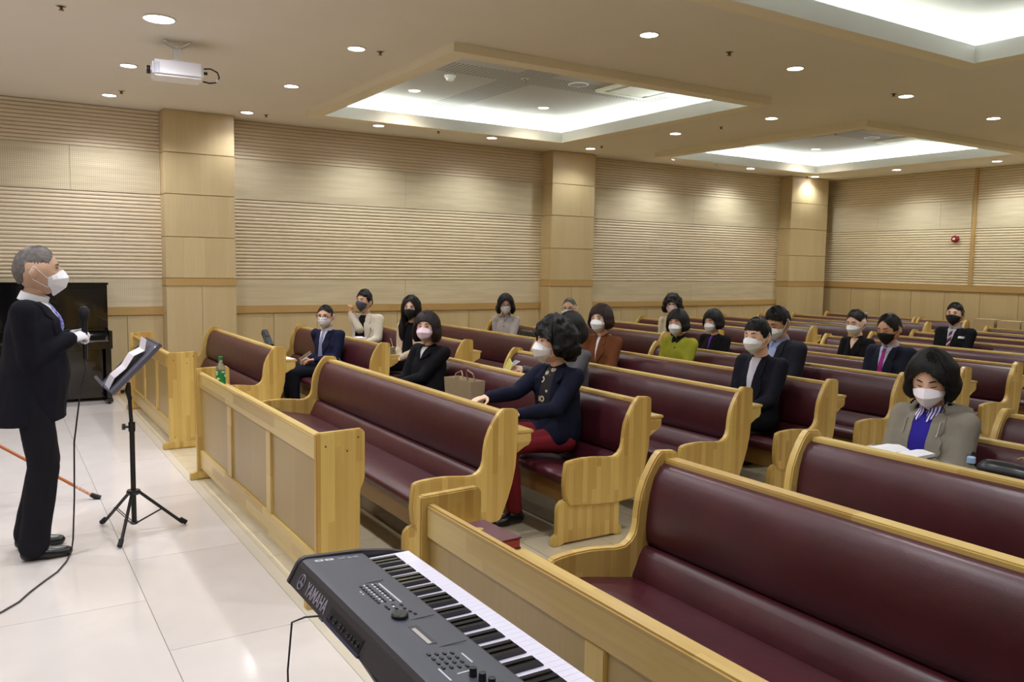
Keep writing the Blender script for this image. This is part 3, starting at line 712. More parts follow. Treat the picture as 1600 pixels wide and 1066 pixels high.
def hair_mesh(st):
    """st: th thickness, front/side/back = z where the hair ends, fa = half angle of the face opening, curl, noise..."""
    na, ns = 84, 30; P = []; Q = []
    th = st.get('th', .014); thb = th; fr, sd, bk = st['front'], st['side'], st['back']; fa = R(st.get('fa', 58)); tb = R(st.get('tb', 110))
    amp, fq = st.get('amp', .002), st.get('freq', 22); rip = st.get('rip', .0018); flare = st.get('flare', 0.0); curl = st.get('curl', .12); part = st.get('part', 0)
    seed = Vector((st.get('seed', 1) * 2.3, 0, 0)); burn = 0; rimk = .75 if st.get('hug', 0) > .2 else 0.0
    for i in range(ns + 1):
        rowP, rowQ = [], []
        s = i / ns
        for j in range(na):
            a = 2 * PI * j / na - PI; aa = abs(a)
            if aa < fa: q = (aa / fa); ze = fr - (fr - min(fr, .012 if sd < -.05 else .030)) * q ** (2.6 if st.get('bang') else 1.8) + .0025 * math.sin(a * 23) + st.get('sweep', .0) * math.sin(a)
            elif aa < fa + R(14): q = smooth01((aa - fa) / R(14)); ze = min(fr, .012 if sd < -.05 else .030) * (1 - q) + sd * q
            elif aa < tb: ze = sd
            else: q = smooth01((aa - tb) / R(30)); ze = sd * (1 - q) + bk * q
            if part and aa < fa: ze += part * math.cos(a + st.get('pa', .5)) 
            ze += st.get('jag', .004) * (noise.noise(Vector((a * 7, 3, 0)) + seed) + .6 * noise.noise(Vector((a * 19, 7, 0)) + seed))
            th = thb * (.55 + .45 * smooth01((aa - fa * .6) / R(35))) * ((1 - .5 * abs(math.sin(a))) if rimk else 1)
            th *= 1 - rimk * smooth01((s - .62) / .38)
            A, B, C = HA * (1.01 if rimk else 1.05) + th * (.7 if rimk else 1), (HB + th * 1.15 if aa > PI / 2 else HB * .97 + th), HC + thb + st.get('top', 0)
            if aa < PI / 2: B = B * (1 - .0) 
            if ze > 0: tmax = math.acos(min(.999, ze / C)); thh = s * tmax; z = C * math.cos(thh); k = math.sin(thh); fac = k
            else:
                nb = .62
                if s < nb: thh = s / nb * PI / 2; z = C * math.cos(thh); fac = math.sin(thh)
                else:
                    q = (s - nb) / (1 - nb); z = ze * q
                    hug = 1 - st.get('hug', .0) * min(1, -z / HC) ** 1.3
                    fac = (1 + flare * math.sin(q * PI * .8)) * (1 - curl * q ** 3) * hug
            x, y = math.sin(a) * A * fac, math.cos(a) * B * fac
            if y < 0: x *= 1.0
            rr = 1.0
            p = Vector((x, y, z)); d = Vector((x / A, y / B, max(0, z) / C)); d = d.normalized() if d.length > 1e-5 else Vector((0, 0, 1))
            wgt = min(1, s * 5)
            off = amp * noise.noise(p * fq + seed) + amp * .5 * noise.noise(p * fq * 2.1 + seed) + rip * math.sin(a * 42 + 3 * noise.noise(p * 14 + seed)) * wgt
            p = p + d * off
            if i == 0: p = Vector((0, 0, C))
            inn = p - d * max(.003, th * 1.1) 
            rowP.append(p); rowQ.append(inn)
        P.append(rowP); Q.append(rowQ)
    mb = MB(); mb.shell(P, Q, True); return mb
STY = {
 'short': dict(th=.013, front=.066, side=-.012, back=-.055, fa=56, tb=112, hug=.30, curl=.05, amp=.005, freq=34, jag=.012),
 'quiff': dict(th=.019, front=.068, side=-.010, back=-.050, fa=56, tb=112, hug=.30, curl=.05, amp=.008, freq=34, top=.010, jag=.010),
 'crew': dict(th=.009, front=.074, side=-.010, back=-.05, fa=58, tb=112, hug=.30, curl=.05, amp=.003, freq=40, jag=.008),
 'thin': dict(th=.007, front=.086, side=.006, back=-.055, fa=60, tb=114, hug=.28, curl=.05, amp=.003),
 'recede': dict(th=.012, front=.092, side=-.012, back=-.055, fa=50, tb=112, hug=.30, curl=.05, amp=.003, jag=.008),
 'fringe_m': dict(th=.014, front=.050, side=-.010, back=-.05, fa=54, tb=112, hug=.28, curl=.05, amp=.004, freq=34, bang=1, jag=.012),
 'bob': dict(th=.022, front=.050, side=-.105, back=-.115, fa=46, tb=150, flare=.10, curl=.18, amp=.003, bang=1, part=.008),
 'bobshort': dict(th=.022, front=.046, side=-.075, back=-.095, fa=46, tb=140, flare=.08, curl=.2, amp=.003, bang=1, part=.010),
 'bobwide': dict(th=.026, front=.070, side=-.105, back=-.115, fa=44, tb=150, flare=.16, curl=.14, amp=.004, part=.006),
 'long': dict(th=.018, front=.074, side=-.30, back=-.26, fa=40, tb=150, flare=.04, curl=.1, amp=.006, part=.006),
 'curly': dict(th=.044, front=.052, side=-.070, back=-.100, fa=62, tb=140, flare=.06, curl=.25, amp=.022, freq=27, jag=.02, bang=1),
 'curlymed': dict(th=.034, front=.050, side=-.085, back=-.09, fa=44, tb=140, flare=.08, curl=.18, amp=.013, freq=24, jag=.014, bang=1),
 'perm': dict(th=.026, front=.078, side=-.080, back=-.095, fa=50, tb=140, flare=.05, curl=.2, amp=.006, freq=16, part=.0, sweep=.016),
 'tied': dict(th=.011, front=.076, side=.002, back=-.06, fa=54, tb=112, hug=.28, curl=.05, amp=.002),
}
def mask_mesh(kind='fold'):
    if kind == 'fold':
        P, Q = [], []; us = [-1, -.82, -.6, -.4, -.2, 0, .2, .4, .6, .82, 1]
        rows_ = [(0.0, .004, .004), (.30, .029, .0), (.68, .031, .0), (1.0, .004, .0)]
        for v, pr, _ in rows_:
            r1, r2 = [], []
            for u in us:
                az = u * R(64); zt = .006 - .034 * abs(u) ** 1.2; zb = -.117 + .050 * abs(u) ** 1.3; z = zt + (zb - zt) * v
                zz = max(z, -.106); base = surf(az, zz, 0)
                if v > .1:
                    yc = surf(R(28), zz, 0).y + .016; k_ = max(0, 1 - abs(u) / .45); base.y = base.y * (1 - k_) + max(yc, base.y if v > .9 else yc) * k_
                off = .004 + pr * (1 - abs(u)) ** .9
                d = Vector((math.sin(az), math.cos(az), 0)); pt = base + d * off; pt.z = z; r1.append(pt); r2.append(pt - d * .0025)
            P.append(r1); Q.append(r2)
        P2, Q2 = [], []
        for k in range(3):
            for s_ in (0, .5): P2.append([a.lerp(b, s_) + Vector((0, .0012 if s_ else 0, 0)) for a, b in zip(P[k], P[k + 1])]); Q2.append([a.lerp(b, s_) for a, b in zip(Q[k], Q[k + 1])])
        P2.append(P[3]); Q2.append(Q[3])
        return MB().shell(P2, Q2)
    P, Q = [], []; nu, nv = 25, 15; W_ = R(66)
    for i in range(nv):
        v = i / (nv - 1); r1, r2 = [], []
        for j in range(nu):
            u = 2 * j / (nu - 1) - 1; az = u * W_
            zt = .004 - .030 * abs(u) ** 1.4; zb = -.114 + .044 * abs(u) ** 1.6
            z = zt + (zb - zt) * v
            k = math.exp(-(az / R(30)) ** 2)
            if kind == 'fold':
                pr = np.interp(v, [0, .30, .66, 1], [.003, .032, .030, .005]); off = .004 + pr * (1 - abs(u)) ** .85
                crease = 0
                off += crease
            elif kind == 'cloth': off = .005 + .018 * math.sin(PI * min(1, v * .9 + .1)) * (1 - abs(u) ** 1.3) + (.003 if abs(u) < .05 else 0)
            else: off = .006 + .012 * math.sin(PI * (v * .8 + .1)) * (1 - u * u) + .0012 * math.sin(v * 22)
            zz = max(z, -.108)
            # straighten the face under the mask so that the nose does not print through
            base = surf(az, zz, 0); 
            if abs(u) < .35:
                side = surf(math.copysign(.35 * W_, az if az else 1), zz, 0); yb = side.y + .012 * (1 - (abs(u) / .35) ** 2)
                base.y = max(yb, base.y if v < .12 or v > .9 else yb)
            d = Vector((math.sin(az), math.cos(az), 0)); p = base + d * off; p.z = z
            r1.append(p); r2.append(p - d * .0022)
        P.append(r1); Q.append(r2)
    return MB().shell(P, Q)
MASKS = {k: mask_mesh(k).mesh('mask', True, 16 if k == 'fold' else 50) for k in ('fold', 'cloth', 'pleat')}
def strap_mesh():
    mb = MB()
    for s in (-1, 1):
        a = surf(s * R(65), -.030, .006); b = surf(s * R(64), -.072, .006)
        ear_t = Vector((s * .083, -.012, .026)); ear_b = Vector((s * .079, -.018, -.034)); bk = Vector((s * .083, -.030, -.004))
        mb.tube([a, (a + ear_t) / 2 + Vector((s * .006, 0, 0)), ear_t, bk, ear_b, (b + ear_b) / 2 + Vector((s * .006, 0, 0)), b], .0018, 5)
    return mb.mesh('ear_loops', True)
STRAP = strap_mesh()
def eye_meshes():
    mb = MB(); i = 0
    for s in (-1, 1):
        c = surf(s * .36, .008, -.0005); v, f = ell(c, .0125, .005, .0052, 12, 8); b = len(mb.v); mb.v += v; mb.f += [tuple(b + k for k in q) for q in f]
    nw = len(mb.f)
    for s in (-1, 1):
        c = surf(s * .35, .008, .0022); v, f = ell(c, .0056, .0034, .0050, 10, 6); b = len(mb.v); mb.v += v; mb.f += [tuple(b + k for k in q) for q in f]
    me = mb.mesh('eyes', True); me.materials.append(plain('sclera', srgb(225, 218, 212), .25)); me.materials.append(plain('iris', srgb(26, 18, 14), .15))
    me.polygons.foreach_set('material_index', [0] * nw + [1] * (len(me.polygons) - nw))
    cl = MB(); br = MB(); li = MB()
    for s in (-1, 1):
        cl.tube([surf(s * (.20 + .33 * k / 6), .006 - .003 * math.sin(PI * k / 6), .001) for k in range(7)], [.0008, .0016, .002, .002, .002, .0016, .0008], 6)
        li.tube([surf(s * (.20 + .33 * k / 6), .0135 + .002 * math.sin(PI * k / 6), .0012) for k in range(7)], [.0008, .0016, .0018, .0018, .0018, .0016, .0008], 6)
        br.tube([surf(s * (.15 + .42 * k / 6), .028 + .004 * math.sin(PI * k / 6 * .8), .0015) for k in range(7)], [.0012, .0026, .003, .003, .0028, .002, .001], 6)
    lm = li.mesh('upper_lids', True)
    return me, cl.mesh('closed_eyes', True), br.mesh('eyebrows', True), lm
EYES, CLOSED, BROWS, LIDS = eye_meshes()
LIDS.materials.append(plain('lash_line', srgb(40, 28, 24), .6)); CLOSED.materials.append(plain('lash_line', srgb(40, 28, 24), .6))
def glasses_mesh():
    mb = MB()
    for s in (-1, 1):
        c = Vector((s * .034, .104, .004)); pts = [c + Vector((.025 * math.cos(a), -.006 * abs(math.cos(a)) if math.cos(a) * s > 0 else 0, .018 * math.sin(a))) for a in [2 * PI * k / 16 for k in range(17)]]
        mb.tube(pts, .0026, 5, cap=False)
        mb.tube([(s * .059, .097, .008), (s * .078, .07, .009), (s * .083, -.005, .012), (s * .082, -.022, .002)], .0015, 5)
    mb.tube([(-.010, .105, .006), (0, .107, .010), (.010, .105, .006)], .0016, 5)
    return mb.mesh('glasses', True)
GLASS = glasses_mesh()
def hand_parts(M, side, curl=.45, thumb=.5, spread=1.0):
    """side +1: thumb on +x. wrist at origin, fingers +y, palm faces -z"""
    out = []
    def add(vf): out.append(([tuple(M @ Vector(p)) for p in vf[0]], vf[1]))
    add(limb((0, -.02, 0), (0, .02, 0), .021, .021, (1, 0, 0), 1.25)); add(limb((0, .02, 0), (0, .072, 0), .0155, .0145, (1, 0, 0), 2.35))
    for k, (bx, L, r) in enumerate([(.030, .070, .0088), (.010, .078, .0092), (-.010, .072, .0088), (-.029, .056, .0078)]):
        p = Vector((side * bx, .078 - .004 * abs(k - 1), 0)); an = curl * .55; L3 = (L * .45, L * .30, L * .25); add(limb((side * bx * .9, .05, 0), p, r * .9, r * 1.05))
        sp = side * bx * 1.2 * spread
        for q, l in enumerate(L3):
            an2 = an + curl * (0, .9, 1.6)[q]; d = Vector((sp if q == 0 else 0, math.cos(an2), -math.sin(an2))).normalized(); p2 = p + d * l
            add(limb(p, p2, r * (1.02 - .08 * q), r * (.94 - .1 * q), n=10)); p = p2
    p = Vector((side * .024, .018, -.004)); d = Vector((side * .75, .62, -.25 - thumb * .4)).normalized(); p2 = p + d * .034; add(limb(p, p2, .0125, .0105, n=10))
    d = Vector((side * (.55 - thumb * .6), .8, -.2 - thumb * .5)).normalized(); p3 = p2 + d * .030; add(limb(p2, p3, .0100, .0088, n=10))
    d = Vector((side * (.35 - thumb * .8), .85, -.25 - thumb * .5)).normalized(); add(limb(p3, p3 + d * .022, .0088, .0075, n=10))
    return out
def ik(a, c, l1, l2, pole):
    a, c, pole = Vector(a), Vector(c), Vector(pole); d = c - a; L = min(d.length, (l1 + l2) * .995); dn = d.normalized()
    x = (l1 * l1 - l2 * l2 + L * L) / (2 * L); h = math.sqrt(max(0, l1 * l1 - x * x)); pv = (pole - a); pv = (pv - pv.dot(dn) * dn).normalized()
    return a + dn * x + pv * h, a + dn * L
SKIN = {}
def skin(c):
    if c not in SKIN: SKIN[c] = plain('skin_%d_%d_%d' % c, srgb(*[min(250, int(v * 1.06)) for v in c]), .48, bump=.05, bscale=200, var=.04, vscale=25)
    return SKIN[c]
def cloth(c, rough=.85, nm='cloth'): return plain('%s_%d_%d_%d' % ((nm,) + tuple(c)), srgb(*c), rough, bump=.25, bscale=420, sheen=.0, var=.06, vscale=9, spec=.15)
def hairm(c): return plain('hair_%d_%d_%d' % tuple(c), srgb(*[max(6, int(v * .72)) for v in c]), .5, bump=.4, bscale=200, spec=.28, var=.3, vscale=60)
def stripes(name, c1, c2, sx, sy, sz, period=.012, duty=.5):
    if name in MATS: return MATS[name]
    nt = NT(name); tc = nt.n('ShaderNodeTexCoord'); dt = nt.n('ShaderNodeVectorMath', operation='DOT_PRODUCT'); dt.inputs[1].default_value = (sx / period, sy / period, sz / period)
    nt.l(tc.outputs['Object'], dt.inputs[0]); f = nt.n('ShaderNodeMath', operation='FRACT'); nt.l(dt.outputs['Value'], f.inputs[0]); g = nt.n('ShaderNodeMath', operation='GREATER_THAN', i_1=duty); nt.l(f.outputs[0], g.inputs[0])
    mx = nt.n('ShaderNodeMixRGB'); mx.inputs[1].default_value = c1; mx.inputs[2].default_value = c2; nt.l(g.outputs[0], mx.inputs[0]); nt.l(mx.outputs[0], nt.b.inputs['Base Color']); nt.b.inputs['Roughness'].default_value = .7
    MATS[name] = nt.m; return nt.m
def dotted(name, c1, c2, scale=26, ring=True):
    nt = NT(name); tc = nt.n('ShaderNodeTexCoord'); vo = nt.n('ShaderNodeTexVoronoi', i_Scale=scale); nt.l(tc.outputs['Object'], vo.inputs['Vector'])
    rp = ramp(nt, [(0.0, c1), (.16, c1), (.20, c2), (.34, c2), (.40, c1), (1, c1)] if ring else [(0, c2), (.25, c2), (.32, c1), (1, c1)]); nt.l(vo.outputs['Distance'], rp.inputs[0]); nt.l(rp.outputs[0], nt.b.inputs['Base Color']); nt.b.inputs['Roughness'].default_value = .8
    MATS[name] = nt.m; return nt.m
NP = [0]
def person(label, loc, rz, s=1.0, pose='sit', fem=False, lean=0, tyaw=0, hyaw=0, hpitch=0, hroll=0, tone=(214, 178, 152), hair='short', hairc=(24, 20, 20), mask=('fold', (236, 238, 242)), glasses=None, closed=False,
           coat=(28, 30, 40), coat_mat=None, inner=None, inner_mat=None, tie=None, tie_mat=None, vneck=.75, vw=.05, lapel=True, collar=False, legs=(30, 31, 38), wr=None, wl=None, hr=None, hl=None, glove=None, buttons=None,
           shoe=(18, 18, 20), skirt=.0, bulk=1.0, extra=None, hairscale=1.0, bun=False, hood=False, shirt_collar=None, standcollar=False, hips_off=(0, 0), open_coat=None, cross=False, neckc=None, bare=False, waist_z=None, hd=0.0):
    NP[0] += 1; sd = NP[0]
    P = empty('person', loc, rz, label, 'person', 'people seated in the pews' if pose == 'sit' else None)
    P.scale = (s, s, s)
    sw = (.166 if not fem else .143) * (bulk * .5 + .5)
    if pose == 'sit':
        pel = Vector((0, 0, .508)); hips = [Vector((q * .088, .01, .490)) for q in (-1, 1)]
        knees = [Vector((q * .105, .425, .500)) for q in (-1, 1)]; ank = [Vector((q * .11, .40, .09)) for q in (-1, 1)]
        if cross: knees[1] = Vector((.03, .44, .555)); ank[1] = Vector((-.08, .56, .20)); knees[0] = Vector((-.08, .42, .50)); ank[0] = Vector((-.07, .36, .09))
    else:
        pel = Vector((0, 0, .93)); hips = [Vector((q * .09, 0, .90)) for q in (-1, 1)]
        knees = [Vector((q * .10, .035, .49)) for q in (-1, 1)]; ank = [Vector((q * .11, -.03, .09)) for q in (-1, 1)]
        ank[0].y = -.04; ank[1].y = -.02; knees[0].y = .05
    TR = Matrix.Translation(pel) @ Matrix.Rotation(R(tyaw), 4, 'Z') @ Matrix.Rotation(R(-lean), 4, 'X') @ Matrix.Translation(-pel)
    T = lambda x, y, z: TR @ Vector((x, y, z + (pel.z - .535)))
    sh = [T(q * sw, -.012, .925) for q in (-1, 1)]; neck0 = T(0, -.012, .955); neck1 = T(0, .010, 1.025)
    hc = T(0, .030 + hd * .02, 1.124)
    HM = Matrix.Translation(hc) @ (TR.to_3x3().to_4x4()) @ Matrix.Rotation(R(hyaw - tyaw * 0), 4, 'Z') @ Matrix.Rotation(R(-hpitch + lean * .8), 4, 'X') @ Matrix.Rotation(R(hroll), 4, 'Y') @ Matrix.Scale(1.12, 4)
    # arms
    rt_ = Matrix.Rotation(R(tyaw * .6), 4, 'Z'); dl = rt_ @ Vector((-.10, .30, .60 + (pel.z - .535))); dr = rt_ @ Vector((.10, .30, .60 + (pel.z - .535)))
    wl_ = Vector(wl) if wl else dl; wr_ = Vector(wr) if wr else dr
    ul, fl_ = .27, .245
    el, wl_ = ik(sh[0], wl_, ul, fl_, sh[0] + Vector((-.13, -.30, -.5))); er, wr_ = ik(sh[1], wr_, ul, fl_, sh[1] + Vector((.13, -.30, -.5)))
    W = (1, 0, 0); Wt = tuple(TR.to_3x3() @ Vector(W))
    # body (skin): core, neck, arms, legs, hands, then the head
    cs = .80 * (.9 if fem else 1)
    L = [limb(T(0, 0, .60), T(0, -.01, .88), .10 * cs, .10 * cs, Wt, 1.3), limb(sh[0] + Vector((.03, 0, -.01)), sh[1] + Vector((-.03, 0, -.01)), .036, .036), limb(neck0, neck1 + Vector((0, .004, .03)), .056 * (.88 if fem else 1), .050 * (.88 if fem else 1))]
    for a, e, w in ((sh[0], el, wl_), (sh[1], er, wr_)): L += [limb(a, e, .038, .032), limb(e, w, .032, .023)]
    for a, k, n_ in zip(hips, knees, ank): L += [limb(a, k, .06, .045), limb(k, n_, .045, .032)]
    L.append(limb(T(0, 0, .52), T(0, 0, .62), .085, .08, Wt, 1.2))
    me = remesh(L, .017, 2)
    V = [tuple(v.co) for v in me.vertices]; F = [tuple(p.vertices) for p in me.polygons]; GARB.append(me)
    hv = [tuple(HM @ Vector(p)) for p in HEAD[0]]; b = len(V); V += hv; F += [tuple(b + k for k in q) for q in HEAD[1]]
    hands = []
    for sgn, e, w, spec in ((-1, el, wl_, hl), (1, er, wr_, hr)):
        spec = spec or {}
        y = Vector(spec['dir']).normalized() if 'dir' in spec else (w - e).normalized()
        zn = Vector(spec.get('up', (-sgn * -.25, .2, 1))); zn = (zn - zn.dot(y) * y).normalized(); x = y.cross(zn)
        M = frame_M(w, x, y, zn); side = -1 if sgn > 0 else 1
        hs_ = .88 if fem else .97
        hands.append((M, side)); pr = hand_parts(M @ Matrix.Scale(hs_, 4), side, spec.get('curl', .5), spec.get('thumb', .4))
        hm = remesh(pr, .0048, 1)
        if glove: link('glove', hm, plain('white_glove', srgb(232, 230, 234), .8, bump=.3, bscale=300), P)
        else: b = len(V); V += [tuple(v.co) for v in hm.vertices]; F += [tuple(b + k for k in p.vertices) for p in hm.polygons]; GARB.append(hm)
    bme = bpy.data.meshes.new('body'); bme.from_pydata(V, [], F); bme.update(); bme.polygons.foreach_set('use_smooth', [True] * len(bme.polygons)); link('body', bme, skin(tone), P)
    # clothes: top
    kb = bulk * (.96 if fem else 1.05); zo = Vector((0, 0, pel.z - .535))
    L = [limb(T(0, .0, .60), T(0, -.005, .80), .128 * kb, .118 * kb, Wt, 1.22), limb(T(0, -.005, .80), T(0, -.010, .875), .116 * kb, .098 * kb, Wt, 1.40 if not fem else 1.30),
         limb(sh[0] + Vector((.020, 0, -.006)), sh[1] + Vector((-.020, 0, -.006)), .054 * kb, .054 * kb), limb(T(0, -.016, .905), T(0, -.010, .955), .084 * kb, .052, Wt, 1.25)]
    for sg, a, e, w in ((-1, sh[0], el, wl_), (1, sh[1], er, wr_)):
        a2 = a + Vector((0, 0, -.006)); L += [limb(a2, e, .057 * kb, .048 * kb), limb(e, w - (w - e).normalized() * .012, .048 * kb, .037 * kb)]
    if pose == 'sit': L += [limb(T(0, .02, .56), T(0, 0, .66), .135 * kb, .128 * kb, Wt, 1.22), limb(T(-.06, .02, .550), T(-.075, .09 + skirt, .560), .094 * kb, .088 * kb), limb(T(.06, .02, .550), T(.075, .09 + skirt, .560), .094 * kb, .088 * kb)]
    else: L += [limb(T(0, .012, .22), T(0, .02, .62), .142 * kb, .140 * kb, Wt, 1.12), limb(T(0, -.02, .22), T(0, -.02, .62), .135 * kb, .118 * kb, Wt, 1.1), limb(T(0, .02, .60), T(0, .01, .82), .138 * kb, .118 * kb, Wt, 1.1)]
    jm = remesh(L, .0125, 3, disp=.0075, freq=8.5, seed=sd)
    if pose == 'stand':
        bm_ = bmesh.new(); bm_.from_mesh(jm); g_ = bmesh.ops.bisect_plane(bm_, geom=bm_.verts[:] + bm_.edges[:] + bm_.faces[:], plane_co=(0, 0, .725), plane_no=(0, .10, -1), clear_outer=True)
        ee = [e for e in bm_.edges if e.is_boundary]; ex = bmesh.ops.extrude_edge_only(bm_, edges=ee); vs = [v for v in ex['geom'] if isinstance(v, bmesh.types.BMVert)]
        for v in vs: v.co = Vector((v.co.x * .90, v.co.y * .90, v.co.z + .03))
        bm_.to_mesh(jm); bm_.free(); jm.polygons.foreach_set('use_smooth', [True] * len(jm.polygons)); jm.set_sharp_from_angle(angle=R(55))
    cm = coat_mat or cloth(coat); link('jacket' if lapel or open_coat else 'top', jm, cm, P)
    def near_arm(c):
        for a, e, w in ((sh[0], el, wl_), (sh[1], er, wr_)):
            for s0, s1, rr in ((a.lerp(e, .35), e, .075), (e, w, .085)):
                d = s1 - s0; t_ = max(0, min(1, (c - s0).dot(d) / d.length_squared))
                if (c - (s0 + d * t_)).length < rr * kb: return True
        return False
    bvh = BVHTree.FromPolygons([v.co.copy() for v in jm.vertices], [tuple(p.vertices) for p in jm.polygons if not near_arm(p.center)])
    TR3 = TR.to_3x3(); fwd = TR3 @ Vector((0, 1, 0))
    def front(x, z, off):
        o = T(x, .6, z); h = bvh.ray_cast(o, -fwd)
        if h[0] is None or (h[0] - T(x, 0, z)).dot(fwd) < .03:
            rz_ = (.122 if z < .80 else .122 - (z - .80) * .10 if z < .90 else max(.050, .112 - (z - .90) * .95)) * kb; u_ = min(.95, abs(x) / (rz_ * 1.4)); return T(x, rz_ * math.sqrt(1 - u_ * u_) - .006, z) + fwd * off
        return h[0] + fwd * off
    def patch(name, rows, mat, off, nn=9, th=.004):
        """rows: (z, xl, xr)"""
        Pq = [[front(xl + (xr - xl) * j / (nn - 1), z, off) for j in range(nn)] for z, xl, xr in rows]
        Qq = [[p - fwd * (th + off) for p in r] for r in Pq]
        return MB().shell(Pq, Qq).build(name, mat, P, smooth=True, angle=50)
    def rowsV(z0, z1, w0, w1, n=12, c=0.0): return [(z0 + (z1 - z0) * k / n, c - (w0 + (w1 - w0) * k / n), c + (w0 + (w1 - w0) * k / n)) for k in range(n + 1)]
    ztop = .964
    if inner or inner_mat:
        if open_coat: patch('shirt', rowsV(ztop, open_coat[0], vw, open_coat[1]), inner_mat or cloth(inner), .005)
        else: patch('shirt', rowsV(ztop, vneck, vw, .006), inner_mat or cloth(inner, .75, 'shirt'), .005)
    if bare: patch('neckline', rowsV(ztop, bare, .045, .004), skin(tone), .006)
    if lapel:
        z1 = open_coat[0] if open_coat else vneck
        for q in (-1, 1):
            rows = []
            for k in range(13):
                t = k / 12; z = ztop + .004 - (ztop + .004 - z1) * t; xi = vw + ((open_coat[1] if open_coat else .004) - vw) * t
                wd = .030 + .034 * math.sin(PI * min(1, t * 1.02) * .62 + .25) if t < .55 else (.030 + .034 * math.sin(PI * .55 * .62 + .25)) * (1 - (t - .55) / .45) + .006
                if .30 < t < .38: wd *= .72
                rows.append((z, q * (xi - .004), q * (xi + wd)) if q > 0 else (z, q * (xi + wd), q * (xi - .004)))
            patch('lapel', rows, cm, .0105, 5, .010)
    if shirt_collar or shirt_collar == 0 or inner:
        mt = (shirt_collar if isinstance(shirt_collar, bpy.types.Material) else None) or inner_mat or (cloth(inner, .75, 'shirt') if inner else None)
        if mt is not None and (collar or shirt_collar):
            Pq = []
            for k in range(6):
                t = k / 5; row = []
                for j in range(28):
                    a = R(14) + (2 * PI - R(28)) * j / 27; rr = .066 - .004 * t - (.0 if t < .5 else .0)
                    if fem: rr *= .92
                    c0 = neck0.lerp(neck1, .10 + .62 * t); row.append(c0 + TR3 @ Vector((math.sin(a) * rr * 1.02, math.cos(a) * rr * 1.08 + .004, -.016 * math.cos(a) )))
                Pq.append(row)
            Qq = [[c + (neck0.lerp(neck1, .5) - c) * .06 for c in r] for r in Pq]
            MB().shell(Pq, Qq).build('collar', mt, P, smooth=True, angle=60)
            for q in (-1, 1):
                rows = [(.974 - .050 * k / 6, *(sorted((q * (.010 + .012 * k / 6), q * (.054 - .030 * (k / 6) ** 2))))) for k in range(7)]
                patch('collar_point', rows, mt, .012, 5, .006)
    if tie or tie_mat:
        tm = tie_mat or cloth(tie, .5, 'tie'); zb = max(vneck, .62)
        patch('tie', [(.955, -.017, .017), (.938, -.013, .013)] + [(.93 - (.93 - zb) * k / 8, -.013 - .014 * k / 8, .013 + .014 * k / 8) for k in range(9)], tm, .0125, 5, .006)
    if buttons:
        for z, x in buttons[1]:
            p = front(x, z, .010); bmx = MB(); v, f = ell(p, .009, .004, .009, 10, 6); bmx.v = v; bmx.f = f; bmx.build('button', plain('button_%d' % buttons[0][0], srgb(*buttons[0]), .3), P, smooth=True)
    # legs
    kf = (.92 if fem else 1.0)
    L = [limb(pel + Vector((0, -.01, -.02)), pel + Vector((0, 0, .05)), .115 * kf, .11 * kf, W, 1.25)]
    for a, k, n_ in zip(hips, knees, ank): L += [limb(a, k, .092 * kf, .078 * kf if pose == 'stand' else .066 * kf), limb(k, n_ + Vector((0, 0, .01 if pose == 'sit' else -.01)), (.078 if pose == 'stand' else .064) * kf, (.074 if pose == 'stand' else .055) * kf)]
    tm = remesh(L, .015, 3, disp=.006, freq=9, seed=sd + 50); link('trousers', tm, cloth(legs), P)
    for q, n_ in zip((-1, 1), ank):
        gz = n_.z - .055 if (cross and q > 0) else .035; c = Vector((n_.x, n_.y, gz)); tl = .20 if fem else .215
        pr = [limb(c + Vector((0, -.035, .002)), c + Vector((0, .06, .0)), .034, .036, W, 1.05), limb(c + Vector((0, .06, -.004)), c + Vector((0, tl - .06, -.010)), .036, .026, W, 1.35), limb(c + Vector((0, -.02, .03)), c + Vector((0, -.005, .045)), .036, .036)]
        sm = remesh(pr, .010, 2)
        cz = np.empty(len(sm.vertices) * 3, 'f'); sm.vertices.foreach_get('co', cz); cz = cz.reshape(-1, 3); cz[:, 2] = np.maximum(cz[:, 2], gz - .035); sm.vertices.foreach_set('co', cz.ravel()); sm.update()
        link('shoe', sm, plain('shoe_%d_%d_%d' % shoe, srgb(*shoe), .25), P)
    # hair, mask, glasses, eyes, brows
    def onhead(name, me, mat, sc=1.0):
        o = link(name, me, mat, P); o.matrix_local = HM @ Matrix.Scale(sc, 4); return o
    if hair:
        st = dict(STY[hair]); st['seed'] = sd; hmh = hair_mesh(st)
        if hair == 'long':
            for s_ in (-1, 1): hmh.tube([(s_ * .07, .02, -.09), (s_ * .085, .045, -.18), (s_ * .08, .06, -.27), (s_ * .07, .055, -.33)], [.028, .036, .03, .01], 10)
        me = hmh.mesh('hair', True, 70); onhead('hair', me, hairm(hairc), hairscale)
        if bun:
            v, f = ell((0, -.125, .01), .034, .03, .034); b_ = MB(); b_.v, b_.f = v, f; onhead('hair_bun', b_.mesh('hair_bun', True), hairm(hairc))
            v, f = ell((-.03, -.118, .045), .018, .006, .012); b_ = MB(); b_.v, b_.f = v, f; onhead('hair_clip', b_.mesh('hair_clip', True), plain('clip_white', srgb(210, 215, 225), .3))
    if mask:
        me = MASKS[mask[0]].copy(); onhead('face_mask', me, plain('mask_%d_%d_%d' % mask[1], srgb(*mask[1]), .8, bump=.15, bscale=500)); onhead('ear_loops', STRAP.copy(), plain('mask_%d_%d_%d' % mask[1], srgb(*mask[1]), .8))
    onhead('eyebrows', BROWS.copy(), hairm(hairc))
    if closed: onhead('closed_eyes', CLOSED, None)
    else: onhead('eyes', EYES, None); onhead('upper_lids', LIDS, None)
    if glasses: onhead('glasses', GLASS.copy(), plain('frame_%d' % glasses[0], srgb(*glasses), .3))
